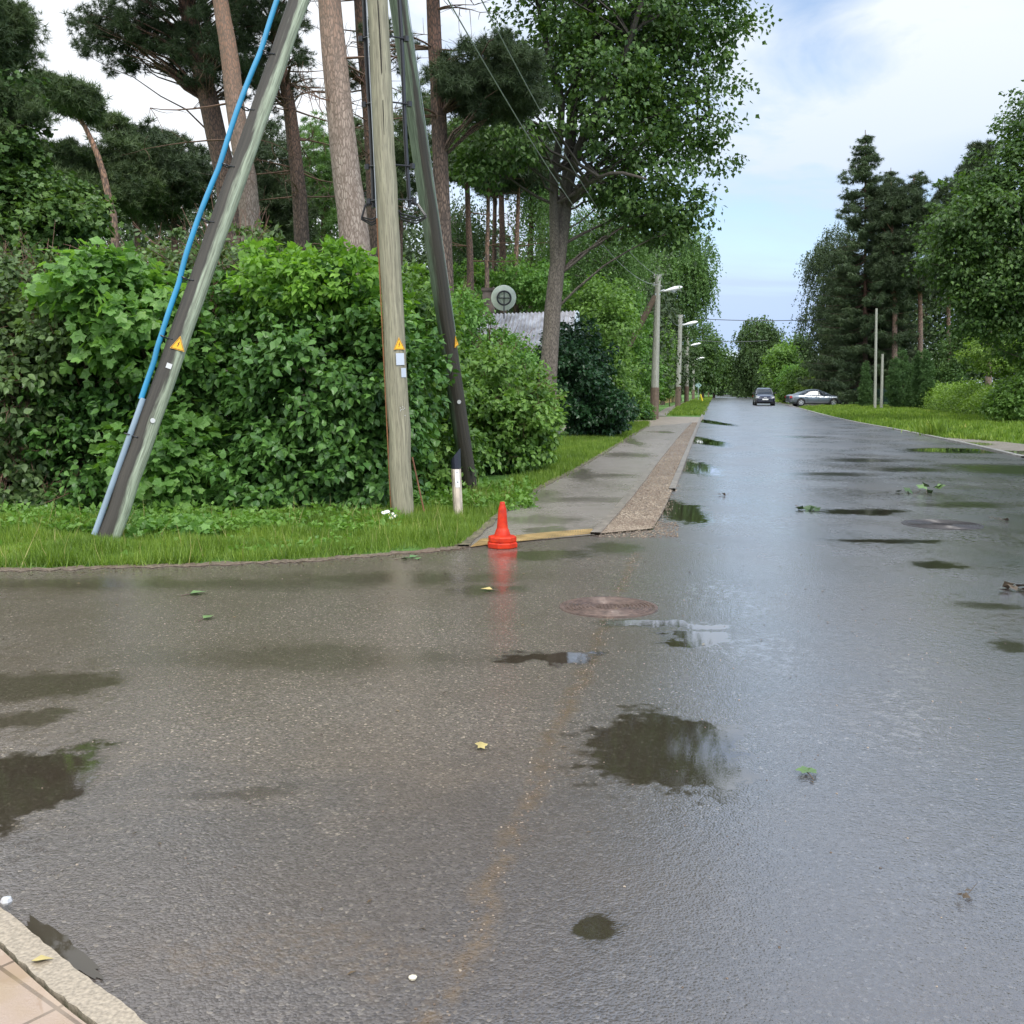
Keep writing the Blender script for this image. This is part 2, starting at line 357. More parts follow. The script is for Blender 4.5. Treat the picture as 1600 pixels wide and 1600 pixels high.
def twigs(n, mat=TWIG):
    def f(root, rng, paths, cr):
        mb = MB(); k = rng.choice(len(cr.P), n)
        for q in k:
            a = cr.P[q]-cr.D[q]*rng.uniform(.1, .4); e = cr.P[q]+(cr.D[q]+np.array((0, -.3, .7))*rng.uniform(0, 1))*rng.uniform(.12, .42); m_ = (a+e)/2+rng.standard_normal(3)*.07; B = bez(a, m_, e, 5); tube(mb, B, np.linspace(.007, .0025, 5), 4, cap=False)
            for j in range(3): g = B[rng.integers(1, 4)]; tube(mb, [g, g+rng.standard_normal(3)*.08+(0, 0, .08)], .0028, 3, cap=False)
        mb.build('twig', mat, root)
    return f
def shrub(label, Y, blobs, leafm, size=.09, ncl=260, per=60, csize=.34, tmpl=OV, dep=1.3, cat='shrub', name='shrub', nst=26, base=None, group=None, **kw):
    wb = [wblob(b[0], b[1], b[2], b[3], Y, b[4] if len(b) > 4 else dep, b[5] if len(b) > 5 else 0) for b in blobs]
    if base is None: base = blobs[0][0]
    b0 = V(base, 700, Y); b0[2] = 0; top = wb[0][0].copy()
    return tree(name, label, cat, [b0, (b0+top)/2+(.1, 0, 0), top], .05, .02, wb, leafm, STEM, ncl, per, size, csize, tmpl, nlimb=nst, limbr=.022,
                shell=.55, zmin=.05, ragged=.13, crownname='foliage', trunkname='stem', sides=6, group=group, **kw)
#==STRUCTURE==
# ------------------------------------------------------------------ wet surfaces
def wet_mask(t, P, spots, dist=.65, nscale=2.0):
    """spots: (px,py,rx_px,ry_px,strength) -> puddle ellipses on the ground"""
    nn = noise(t, P, nscale, 4, .6); sub = N(t, 'ShaderNodeVectorMath', operation='SUBTRACT'); t.links.new(nn.outputs['Color'], sub.inputs[0]); sub.inputs[1].default_value = (.5, .5, .5)
    sca = N(t, 'ShaderNodeVectorMath', operation='SCALE'); t.links.new(sub.outputs[0], sca.inputs[0]); sca.inputs['Scale'].default_value = dist
    va = N(t, 'ShaderNodeVectorMath', operation='ADD'); t.links.new(P, va.inputs[0]); t.links.new(sca.outputs[0], va.inputs[1])
    acc = None; shore = math_(t, 'MULTIPLY', math_(t, 'SUBTRACT', noise(t, P, 7.5, 7, .68).outputs[0], .5), 1.5)
    for s in spots:
        px, py, rx, ry = s[:4]; e = s[4] if len(s) > 4 else .35
        amt = s[5] if len(s) > 5 else 1.0; c = G(px, py); a = abs(G(px+rx, py)[0]-c[0]); bb = abs(G(px, py-ry)[1]-G(px, py+ry)[1])/2; c[1] = (G(px, py-ry)[1]+G(px, py+ry)[1])/2
        mpn = mapping(t, va.outputs[0], (1/a, 1/bb, 0), loc=(-c[0]/a, -c[1]/bb, 0))
        ln = N(t, 'ShaderNodeVectorMath', operation='LENGTH'); t.links.new(mpn, ln.inputs[0])
        r = N(t, 'ShaderNodeMapRange', interpolation_type='SMOOTHSTEP'); r.inputs[1].default_value = 1+e*.55; r.inputs[2].default_value = 1-e*.55; r.inputs[4].default_value = amt
        t.links.new(math_(t, 'ADD', ln.outputs['Value'], shore), r.inputs[0])
        acc = r.outputs[0] if acc is None else math_(t, 'MAXIMUM', acc, r.outputs[0])
    return acc
def asphalt(name, spots, kind='road'):
    m, t, b, o = newmat(name); P = pos(t); sx = N(t, 'ShaderNodeSeparateXYZ'); t.links.new(P, sx.inputs[0])
    # aggregate
    vo = N(t, 'ShaderNodeTexVoronoi', i_Scale=105.0); t.links.new(P, vo.inputs['Vector'])
    vc = N(t, 'ShaderNodeSeparateColor'); t.links.new(vo.outputs['Color'], vc.inputs[0])
    stone = ramp(t, [(0, (.075, .064, .056)), (.5, (.130, .106, .086)), (.90, (.16, .135, .115)), (.975, (.25, .21, .16)), (1, (.42, .35, .26))], vc.outputs[0])
    stone_b = ramp(t, [(0, (.050, .050, .052)), (.6, (.060, .060, .064)), (.95, (.10, .10, .10)), (1, (.22, .21, .20))], vc.outputs[0])
    pat = noise(t, P, .45, 5, .6).outputs[0]; pat2 = noise(t, P, 2.3, 4, .6).outputs[0]
    if kind == 'road':
        # lane joint running along the road: side road (brown) left of it, main road (grey) right of it
        jd = math_(t, 'SUBTRACT', sx.outputs[0], math_(t, 'MULTIPLY', sx.outputs[1], .19)); jd = math_(t, 'ADD', jd, .66)
        jn = math_(t, 'ADD', jd, math_(t, 'MULTIPLY', math_(t, 'SUBTRACT', noise(t, P, 3.0, 4).outputs[0], .5), .22))
        side = N(t, 'ShaderNodeMapRange'); side.inputs[1].default_value = -.2; side.inputs[2].default_value = .9; t.links.new(jd, side.inputs[0])
        base = mixc(t, side.outputs[0], stone, stone_b)
        line = N(t, 'ShaderNodeMapRange'); line.inputs[1].default_value = .065; line.inputs[2].default_value = .0; t.links.new(math_(t, 'ABSOLUTE', jn), line.inputs[0])
        lt = N(t, 'ShaderNodeMapRange'); lt.inputs[1].default_value = 10.6; lt.inputs[2].default_value = 9.4; t.links.new(sx.outputs[1], lt.inputs[0])
        lf = math_(t, 'MULTIPLY', math_(t, 'MULTIPLY', line.outputs[0], lt.outputs[0]), ramp(t, [(.40, 0.), (.54, 1.)], noise(t, P, 9, 6, .75).outputs[0]))
        sand = wet_mask(t, P, [(400, 1500, 190, 38, .7), (640, 1510, 110, 35, .7), (870, 1180, 40, 35, .8)], .5, 3)
        sandf = math_(t, 'MULTIPLY', sand, ramp(t, [(.4, 0.), (.62, 1.)], noise(t, P, 30, 3, .7).outputs[0]))
        lf = math_(t, 'MAXIMUM', lf, math_(t, 'MULTIPLY', sandf, .45))
        # base colour turns darker and greyer at the near end, with a ragged border
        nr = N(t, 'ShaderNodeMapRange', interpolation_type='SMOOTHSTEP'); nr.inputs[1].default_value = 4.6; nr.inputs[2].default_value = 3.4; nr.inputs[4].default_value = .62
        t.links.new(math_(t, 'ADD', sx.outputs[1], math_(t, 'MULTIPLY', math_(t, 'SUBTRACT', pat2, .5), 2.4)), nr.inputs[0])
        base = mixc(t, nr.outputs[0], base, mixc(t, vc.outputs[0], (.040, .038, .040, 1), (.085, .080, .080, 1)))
        base = mixc(t, lf, base, mixc(t, noise(t, P, 40, 3).outputs[0], (.025, .016, .010, 1), (.22, .155, .095, 1)))
        base = mixc(t, ramp(t, [(.35, 0.), (.66, .6)], pat), base, (.085, .064, .047, 1))
    else:
        base = mixc(t, .6, stone, (.30, .265, .235, 1)); base = mixc(t, ramp(t, [(.4, 0.), (.7, .5)], pat2), base, (.15, .135, .10, 1))
    pud = wet_mask(t, P, spots)
    # thin broken films of water between the stones
    film = ramp(t, [(.50, 0.), (.62, 1.)], noise(t, P, 17, 3, .55).outputs[0])
    filmz = ramp(t, [(.46, 0.), (.62, 1.)], noise(t, P, .7, 3).outputs[0])
    flat = math_(t, 'MAXIMUM', pud, math_(t, 'MULTIPLY', math_(t, 'MULTIPLY', film, filmz), .5))
    base = mixc(t, math_(t, 'MULTIPLY', pud, .8 if kind == 'road' else .45), base, (.022, .016, .009, 1)); t.links.new(base, b.inputs['Base Color'])
    rg = ramp(t, [(.3, .16), (.7, .30)], noise(t, mapping(t, P, (.9, .5, 1), rot=(0, 0, R(11))), 1.0, 4, .6).outputs[0])
    farr = N(t, 'ShaderNodeMapRange'); farr.inputs[1].default_value = 7; farr.inputs[2].default_value = 28; farr.inputs[4].default_value = .15; t.links.new(sx.outputs[1], farr.inputs[0])
    rg = math_(t, 'ADD', rg, farr.outputs[0])
    rgh = mixc(t, flat, rg, (.015, .015, .015, 1)); t.links.new(rgh, b.inputs['Roughness'])
    b.inputs['IOR'].default_value = 1.45 if kind == 'road' else 1.38; b.inputs['Specular IOR Level'].default_value = .5
    if kind == 'road':
        t.links.new(math_(t, 'ADD', math_(t, 'MULTIPLY', side.outputs[0], .7), .3), b.inputs['Coat Weight']); b.inputs['Coat IOR'].default_value = 2.0; cr_ = math_(t, 'MULTIPLY', rgh, .85); t.links.new(cr_, b.inputs['Coat Roughness'])
    h = math_(t, 'ADD', math_(t, 'MULTIPLY', vo.outputs['Distance'], -.9), math_(t, 'ADD', math_(t, 'MULTIPLY', noise(t, P, 48, 3, .6).outputs[0], 2.2), math_(t, 'MULTIPLY', noise(t, P, 13, 3, .5).outputs[0], 1.6)))
    # fades with distance: far stones are below a pixel and read as gloss only
    fad = N(t, 'ShaderNodeMapRange'); fad.inputs[1].default_value = 3; fad.inputs[2].default_value = 26; fad.inputs[3].default_value = .26; fad.inputs[4].default_value = .05; t.links.new(sx.outputs[1], fad.inputs[0])
    st = math_(t, 'MULTIPLY', math_(t, 'SUBTRACT', 1.0, math_(t, 'MULTIPLY', flat, .97)), fad.outputs[0])
    bn = bump(t, h, st, .0050, b); t.links.new(bn.outputs[0], b.inputs['Coat Normal'])
    return m
ROAD_SPOTS = [(1045, 1180, 135, 62, .28), (1085, 1003, 50, 14), (1000, 978, 70, 10, .4), (880, 1030, 60, 12, .3), (1085, 978, 40, 6, .3), (962, 1478, 60, 24, .5), (1060, 800, 40, 20, .35), (1080, 730, 35, 14, .4),
    (1100, 690, 26, 9, .4), (1110, 660, 18, 6, .4), (1340, 801, 70, 5, .7, .85), (1390, 848, 75, 4, .7, .85), (1455, 884, 44, 8, .8, .85), (1590, 1012, 50, 8, .9, .7),
    (40, 1240, 90, 70, .3), (60, 1075, 110, 22, .6, .7), (30, 1130, 50, 14, .6, .7), (390, 1243, 90, 10, .9, .5), (500, 1030, 260, 18, 1.3, .45), (820, 1030, 60, 8, .6), (200, 915, 420, 9, 1.2, .5), (620, 905, 180, 9, 1.2, .5), (760, 925, 60, 8, .9, .6), (850, 868, 90, 8, .6, .7), (960, 858, 50, 9, .7, .6),
    (1500, 705, 80, 4, .5), (1580, 735, 90, 9, .9, .5), (1350, 720, 60, 3, 1.2, .5), (1290, 742, 70, 3, 1.2, .5), (1420, 735, 60, 3, 1.2, .5), (1250, 683, 40, 2, 1.2, .5), (1545, 950, 50, 7, 1.1, .6), (1500, 790, 70, 4, 1.2, .5)]
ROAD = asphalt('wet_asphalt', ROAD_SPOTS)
WALK = asphalt('wet_pavement', [(840, 815, 60, 7, 1.0, .6), (858, 833, 34, 8, .4, .9), (900, 783, 90, 4, 1.3, .5), (830, 775, 40, 8, .9, .6), (975, 712, 45, 4, 1.3, .6), (945, 745, 50, 3, 1.2, .6), (1035, 676, 20, 2, .9, .6), (905, 742, 22, 12, .9, .7), (985, 690, 14, 8, .9, .7)], 'walk')
def groundmat():
    m, t, b, o = newmat('turf'); P = pos(t)
    a = noise(t, P, 1.1, 6, .65).outputs[0]; c = noise(t, P, 28, 4, .7).outputs[0]; e = noise(t, P, .23, 3).outputs[0]
    g = ramp(t, [(.25, (.035, .085, .012)), (.5, (.06, .155, .018)), (.75, (.11, .23, .03))], c)
    g = mixc(t, ramp(t, [(.60, 0.), (.74, .8)], a), g, (.12, .105, .04, 1)); g = mixc(t, ramp(t, [(.4, 0.), (.7, .5)], e), g, (.10, .17, .02, 1))
    t.links.new(g, b.inputs['Base Color']); b.inputs['Roughness'].default_value = .85; bump(t, c, .8, .05, b); return m
TURF = groundmat()
def gravelmat(name='gravel_bed', cols=((.085, .065, .046), (.165, .128, .092), (.30, .245, .18))):
    m, t, b, o = newmat(name); P = pos(t); vo = N(t, 'ShaderNodeTexVoronoi', i_Scale=42.0); t.links.new(P, vo.inputs['Vector'])
    vc = N(t, 'ShaderNodeSeparateColor'); t.links.new(vo.outputs['Color'], vc.inputs[0])
    c = ramp(t, [(0, cols[0]), (.5, cols[1]), (1, cols[2])], vc.outputs[0]); c = mixc(t, ramp(t, [(.45, 0.), (.7, .6)], noise(t, P, 2.5, 4).outputs[0]), c, (.13, .085, .06, 1))
    t.links.new(c, b.inputs['Base Color']); b.inputs['Roughness'].default_value = .55; bump(t, vo.outputs['Distance'], -.9, .02, b); return m
GRAVEL = gravelmat()
SOIL = gravelmat('bare_soil', ((.07, .05, .035), (.12, .09, .065), (.2, .155, .115)))
CONC = simple('kerb_concrete', (.20, .17, .14), .35, nscale=9, var=.4, bmp=.3)

def poly(name, pts, z, mat, thick=0):
    bm = bmesh.new(); vs = [bm.verts.new((p[0], p[1], z)) for p in pts]; f = bm.faces.new(vs)
    if f.normal.z < 0: f.normal_flip()
    bm.normal_update()
    if f.normal.z < 0: bmesh.ops.reverse_faces(bm, faces=[f])
    bmesh.ops.triangulate(bm, faces=bm.faces[:])
    me = bpy.data.meshes.new(name); bm.to_mesh(me); bm.free(); me.materials.append(mat)
    o = bpy.data.objects.new(name, me); COL.objects.link(o); o['kind'] = 'structure'; return o
GP = lambda L_: [G(*p)[:2] for p in L_]
def smooth_line(L_, n=6):
    P = np.array([np.r_[p, 0][:3] for p in GP(L_)]); return densify(P, (len(P)-1)*n+1)[:, :2]
def strip(name, L_, wdt, h, z0, mat, n=6, world=False, jag=0):
    """kerb-like strip along a line; L_ pixels"""
    P = np.asarray(L_, float) if world else smooth_line(L_, n)
    T = np.gradient(P, axis=0); T /= np.linalg.norm(T, axis=1)[:, None]; Nn = np.stack([-T[:, 1], T[:, 0]], 1)
    rg = np.random.default_rng(5); j1, j2 = (rg.uniform(-jag, jag, (2, len(P), 1)) if jag else (0, 0))
    a = P-Nn*(wdt/2+j1); b_ = P+Nn*(wdt/2+j2); k = len(P)
    v = np.concatenate([np.c_[a, np.full(k, z0)], np.c_[a, np.full(k, z0+h)], np.c_[b_, np.full(k, z0+h)], np.c_[b_, np.full(k, z0)]])
    i = np.arange(k-1); i = i[(i % 5) != 4] if name == 'kerb' and not jag > .015 and False else i; f = np.concatenate([np.stack([i+q*k, i+1+q*k, i+1+(q+1)*k, i+(q+1)*k], 1)[:, ::-1] for q in range(3)])
    o = MB().add(v, f).build(name, mat); o['kind'] = 'structure'; return o

poly('ground', [(-600, -60), (600, -60), (600, 1200), (-600, 1200)], 0, TURF)
VERGE_EDGE = [(-900, 905), (-300, 898), (0, 893), (150, 889), (300, 885), (420, 880), (500, 876), (620, 866), (690, 860), (722, 856)]
ROAD_L = [(1020, 829), (1036, 800), (1050, 768), (1063, 735), (1076, 702), (1087, 674), (1097, 650), (1104, 634), (1110, 624), (1117, 618.5), (1121, 616)]
ROAD_R = [(1150, 616), (1158, 618), (1175, 621.5), (1205, 628), (1240, 636), (1280, 647), (1330, 659), (1400, 672), (1470, 686), (1530, 699), (1600, 716), (1800, 765)]
CORNER = [(-500, 1230), (-190, 1370), (-40, 1450), (20, 1500), (70, 1545), (130, 1595), (190, 1645), (270, 1730)]
rd = [tuple(p) for p in smooth_line(VERGE_EDGE)]+[tuple(p) for p in GP([(760, 851), (930, 838), (985, 832)])]+[tuple(p) for p in smooth_line(ROAD_L)]+[tuple(p) for p in smooth_line(ROAD_R)]
cw = smooth_line(CORNER)
rd += [(14, 5), (14, -12), (-2.0, -12), (-1.2, 0.8)]+[tuple(p) for p in cw[::-1]]+[(-12, 6.0), (-40, 8.5), (-60, 8.6)]
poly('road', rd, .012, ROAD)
WALK_L = [(724, 857), (748, 838), (775, 812), (800, 791), (850, 761), (900, 735), (950, 705), (985, 683), (1012, 667)]
WALK_R = [(930, 838), (965, 800), (998, 760), (1025, 724), (1048, 696), (1066, 675), (1080, 661)]
poly('pavement', [tuple(p) for p in smooth_line(WALK_L)]+[tuple(p) for p in smooth_line(WALK_R)][::-1], .020, WALK)
gl = smooth_line(WALK_R); gr = smooth_line([(1020, 829), (1037, 800), (1051, 768), (1064, 735), (1076, 702), (1086, 674), (1091, 661)])
poly('gravel_strip', [tuple(p) for p in gl]+[tuple(p) for p in gr][::-1], .026, GRAVEL)
strip('kerb', WALK_R, .11, .045, 0.0, CONC, jag=.004)
strip('kerb', [(724, 857)]+WALK_L[1:], .09, .040, 0.0, simple('mossy_kerb', (.13, .11, .07), .5, nscale=14, var=.6), jag=.02)
strip('kerb', ROAD_L[2:], .10, .05, 0.0, CONC)
strip('kerb', ROAD_R[3:-1], .14, .05, 0.0, simple('pale_kerb', (.26, .25, .23), .4, nscale=5, var=.3), jag=.01)
strip('kerb', [(-420, 1240), (-150, 1362), (-40, 1432), (20, 1480), (74, 1528), (134, 1578), (196, 1628), (276, 1712)], .085, .042, 0.0, simple('corner_kerb', (.30, .25, .185), .22, nscale=90, var=.3, bmp=.18), jag=.004)
# soil seam between verge turf and asphalt
strip('soil_edge', VERGE_EDGE+[(740, 846), (775, 815), (800, 795), (850, 764)], .16, .004, .014, SOIL, jag=.06, n=10)
poly('soil_patch', GP([(1470, 685), (1510, 684), (1560, 690), (1640, 700), (1750, 716), (1750, 752), (1660, 731), (1600, 715), (1530, 698)]), .018, asphalt('wet_soil', [(1512, 694, 34, 3, .3), (1590, 708, 50, 3, .3)], 'walk'))
# drive crossing and far footpath on the left
poly('drive', GP([(1012, 668), (960, 656), (1018, 651), (1100, 652), (1094, 661), (1080, 662)]), .016, simple('drive_sand', (.27, .22, .17), .4, nscale=3, var=.35, bmp=.2))
poly('footpath', GP([(1020, 650.5), (1040, 638), (1070, 628), (1089, 621.5), (1094, 621.5), (1079, 629), (1056, 638), (1040, 650.5)]), .020, WALK)
poly('side_road', GP([(1180, 622.6), (1205, 626.9), (1240, 635), (1262, 640), (1330, 640.5), (1420, 638), (1420, 633), (1300, 630)]), .014, asphalt('far_wet_asphalt', [(1290, 636, 60, 2, .5)], 'walk'))
# corner pavement of pinkish tiles with a shallow puddle
def tilemat():
    m, t, b, o = newmat('corner_tiles'); P = pos(t); br = N(t, 'ShaderNodeTexBrick', i_Scale=1.0); br.offset = 0
    br.inputs['Brick Width'].default_value = .30; br.inputs['Row Height'].default_value = .30; br.inputs['Mortar Size'].default_value = .006
    br.inputs['Color1'].default_value = (.36, .265, .195, 1); br.inputs['Color2'].default_value = (.32, .24, .185, 1); br.inputs['Mortar'].default_value = (.16, .12, .09, 1)
    t.links.new(mapping(t, P, rot=(0, 0, R(38))), br.inputs['Vector'])
    c = mixc(t, ramp(t, [(.45, 0.), (.7, .6)], noise(t, P, 5, 4).outputs[0]), br.outputs[0], (.28, .20, .10, 1)); t.links.new(c, b.inputs['Base Color'])
    wet = wet_mask(t, P, [(30, 1530, 60, 30, .5), (90, 1590, 40, 24, .5)], .12, 9)
    rr = mixc(t, wet, (.32,)*3, (.02,)*3); t.links.new(rr, b.inputs['Roughness']); n = noise(t, P, 160, 3).outputs[0]
    bump(t, n, math_(t, 'MULTIPLY', math_(t, 'SUBTRACT', 1., wet), .35), .003, b); return m
poly('corner_pavement', [tuple(p) for p in smooth_line([(-446, 1256), (-172, 1382), (-62, 1453), (-3, 1499), (49, 1548), (106, 1599), (168, 1650), (246, 1735)])]+[(-1.5, .9), (-2.5, -3), (-9, -3), (-9, 4)], .040, tilemat())
def watermat(name, col):
    m, t, b, o = newmat(name); b.inputs['Base Color'].default_value = col+(1,); b.inputs['Roughness'].default_value = .01; b.inputs['IOR'].default_value = 1.33; return m
# gutter puddle between asphalt and the corner kerb
def blobpoly(c, a, bb, rot, n=40, seed=1, j=.18):
    g = np.random.default_rng(seed); an = np.linspace(0, 2*np.pi, n, endpoint=False); ph = g.uniform(0, 6, 4)
    r = 1+j*(np.sin(3*an+ph[0])+.6*np.sin(7*an+ph[1])+.5*np.sin(13*an+ph[2]))/1.5+g.uniform(-.05, .05, n)
    x = a*r*np.cos(an); y = bb*r*np.sin(an); return [(c[0]+x[k]*math.cos(rot)-y[k]*math.sin(rot), c[1]+x[k]*math.sin(rot)+y[k]*math.cos(rot)) for k in range(n)]
PW = watermat('puddle_water', (.05, .042, .03))
g0 = G(92, 1488); g1 = G(50, 1455); g2 = G(135, 1524)
poly('puddle', blobpoly(g0[:2], .22, .040, math.atan2(g2[1]-g1[1], g2[0]-g1[0]), seed=3), .0165, PW)

# tactile paving: yellow ribbed slabs across the mouth of the pavement
def tactile():
    a = np.array([np.r_[q, 0] for q in GP([(735, 858), (770, 853.5), (850, 845), (930, 836)])]); far = np.array([np.r_[q, 0] for q in GP([(752, 845), (790, 841), (860, 834), (925, 829)])])
    mb = MB(); n = 58
    A = densify(a, n+1); B = densify(far, n+1)
    mbb = MB(); v = np.concatenate([A, B]); v[:, 2] = .0225; i = np.arange(n); mbb.add(v, np.stack([i, i+1, i+n+2, i+n+1], 1))
    for k in range(n):
        for (s0, s1) in ((.06, .44), (.54, .94)):
            p = A[k]*.72+A[k+1]*.28; q = A[k]*.28+A[k+1]*.72; p2 = B[k]*.72+B[k+1]*.28; q2 = B[k]*.28+B[k+1]*.72
            c = [p*(1-s0)+p2*s0, q*(1-s0)+q2*s0, q*(1-s1)+q2*s1, p*(1-s1)+p2*s1]
            c = np.array(c); lo = c.copy(); lo[:, 2] = .022; hi = c.copy(); hi[:, 2] = .0265
            mb.add(np.concatenate([lo, hi]), np.array([(4, 5, 6, 7), (0, 1, 5, 4), (1, 2, 6, 5), (2, 3, 7, 6), (3, 0, 4, 7)]))
    M = simple('tactile_yellow', (.24, .165, .070), .35, nscale=4, var=.6)
    o = mbb.build('tactile_paving', M); o['kind'] = 'structure'
    r_ = mb.build('rib', simple('tactile_rib', (.38, .26, .11), .35, nscale=5, var=.5)); r_.parent = o
tactile()
# pebbles on the gravel strip and along the turf edge
rng = np.random.default_rng(11)
def stones(name, P, smin, smax, mat, label):
    ico = np.array([(0, 0, .5), (.5, 0, 0), (0, .5, 0), (-.5, 0, 0), (0, -.5, 0), (.36, .36, .3), (-.36, .36, .28), (-.36, -.36, .3), (.36, -.36, .28)])
    tf = np.array([(0, 5, 6), (0, 6, 7), (0, 7, 8), (0, 8, 5), (5, 1, 2), (5, 2, 6), (6, 2, 3), (6, 3, 7), (7, 3, 4), (7, 4, 8), (8, 4, 1), (8, 1, 5)])
    mb = MB(); n = len(P); s = rng.uniform(smin, smax, n)**1.0; a = rng.uniform(0, 2*np.pi, n)
    scatter(mb, P, np.stack([np.cos(a), np.sin(a), 0*a], 1), np.tile((0, 0, 1.), (n, 1))+rng.standard_normal((n, 3))*.2, s, (ico*(1, .8, .7), tf))
    o = mb.build(name, mat); return tag(o, label, name.replace('_', ' '), kind='stuff')
PEB = leafmat('pebble', (.16, .11, .08), (.18, .14, .10), (.33, .27, .20), 0.0, .5, odd=(.6, .55, .5))
def between(A, B, n):
    t = rng.uniform(0, 1, n)**1.6; k = np.minimum((t*(len(A)-1)).astype(int), len(A)-2); f = (t*(len(A)-1)-k)[:, None]
    a = A[k]*(1-f)+A[k+1]*f; b_ = B[k]*(1-f)+B[k+1]*f; s = rng.uniform(.06, .97, n)[:, None]; p = a*(1-s)+b_*s; return np.c_[p, np.zeros(n)]
m_ = min(len(gl), len(gr)); P = between(gl[:m_], gr[:m_], 11000); P[:, 2] = .026
stones('gravel', P, .008, .032, PEB, 'pinkish beige gravel filling the strip between pavement and road')
# loose grit on the near asphalt
q = np.c_[rng.uniform(-2.4, 3.2, 420), rng.uniform(2.3, 9, 420), np.full(420, .012)]
jt = np.stack([.19*(yy := rng.uniform(2.3, 9.8, 650))-.66+rng.normal(0, .035, 650), yy, np.full(650, .012)], 1)
stones('road_grit', np.concatenate([q, jt]), .003, .011, leafmat('grit', (.03, .025, .02), (.14, .10, .07), (.4, .33, .25), 0, .5), 'small stones and crumbs scattered over the wet asphalt')
#==OBJECTS==
# ------------------------------------------------------------------ timber poles by the corner
def polemat(name, light, mid, dark, split=None, wid=.14, slope=0.0):
    """weathered timber; split = (u0) angle share where the dark creosote side meets the pale lichen side"""
    m, t, b, o = newmat(name); uvn = N(t, 'ShaderNodeUVMap'); uvn.uv_map = 'uv'
    st = noise(t, mapping(t, uvn.outputs[0], (26, 1.1, 1)), 1, 6, .65).outputs[0]; st2 = noise(t, mapping(t, uvn.outputs[0], (60, 4, 1)), 1, 4, .6).outputs[0]
    c = ramp(t, [(.28, dark), (.5, mid), (.72, light)], st); c = mixc(t, ramp(t, [(.36, .75), (.50, 0.)], st2), c, tuple(x*.45 for x in mid)+(1,))
    if split is not None:
        sp = N(t, 'ShaderNodeSeparateXYZ'); t.links.new(uvn.outputs[0], sp.inputs[0])
        wn = math_(t, 'MULTIPLY', math_(t, 'SUBTRACT', noise(t, mapping(t, uvn.outputs[0], (5, .9, 1)), 1, 5, .6).outputs[0], .5), .28)
        dd = math_(t, 'ABSOLUTE', math_(t, 'SUBTRACT', math_(t, 'FRACT', math_(t, 'ADD', math_(t, 'ADD', sp.outputs[0], wn), .5-split+1)), .5))
        dd = math_(t, 'ADD', dd, math_(t, 'MULTIPLY', sp.outputs[1], slope))
        f = N(t, 'ShaderNodeMapRange'); f.inputs[1].default_value = wid+.03; f.inputs[2].default_value = wid-.02; t.links.new(dd, f.inputs[0])
        dk = ramp(t, [(.3, (.016, .014, .010)), (.7, (.050, .042, .030))], st); c = mixc(t, f.outputs[0], c, dk)
    t.links.new(c, b.inputs['Base Color']); b.inputs['Roughness'].default_value = .62
    bump(t, math_(t, 'ADD', st, st2), .6, .012, b); return m
def plain(name, col, rough=.4, metal=0.): 
    m, t, b, o = newmat(name); b.inputs['Base Color'].default_value = col+(1,); b.inputs['Roughness'].default_value = rough; b.inputs['Metallic'].default_value = metal; return m
BLACK = plain('black_plastic', (.012, .012, .014), .35); WHITE = plain('white_plastic', (.50, .50, .49), .5); STEEL = plain('galvanised_steel', (.45, .47, .48), .35, .8)
YEL = plain('warning_yellow', (.85, .42, .015), .4); BLUE = simple('blue_conduit', (.018, .20, .36), .4, nscale=3, var=.15); GREYC = simple('grey_conduit', (.19, .25, .30), .5, nscale=3, var=.15)
TOP = V(577, -300, 12.8)
def on_pole(P0, P1, py, r0, r1, side, up=0, out=0.004):
    """point on a pole's camera side at photo row py; side = -1..1 across its width; returns point, axis, normal, across"""
    P0 = np.array(P0); P1 = np.array(P1); lo, hi = 0., 1.
    f = lambda s: 800-1600*(((P0+(P1-P0)*s)-(0, 0, CAM_H))@np.array((0, SP, CP)))/(((P0+(P1-P0)*s)-(0, 0, CAM_H))@np.array((0, CP, -SP)))
    for _ in range(40):
        m_ = (lo+hi)/2
        if f(m_) > py: lo = m_
        else: hi = m_
    s = lo; c = P0+(P1-P0)*s; ax = norm(P1-P0); view = norm(c-(0, 0, CAM_H)); n0 = norm(-(view-ax*(view@ax))); ac = np.cross(ax, n0); ac = norm(ac)
    if ac[0] < 0: ac = -ac
    r = r0+(r1-r0)*s; a = side; n = norm(n0*math.cos(a)+ac*math.sin(a)); return c+n*(r+out), ax, n, norm(ac*math.cos(a)-n0*math.sin(a)), c
def plate(mb, c, ax, ac, n, pts, th=.003):
    pts = np.array(pts, float); k = len(pts); P = c+pts[:, :1]*ac+pts[:, 1:2]*ax
    mb.add(np.concatenate([P, P+n*th]), [tuple(range(k))[::-1], tuple(range(k, 2*k))]+[(i, (i+1) % k, k+(i+1) % k, k+i) for i in range(k)])
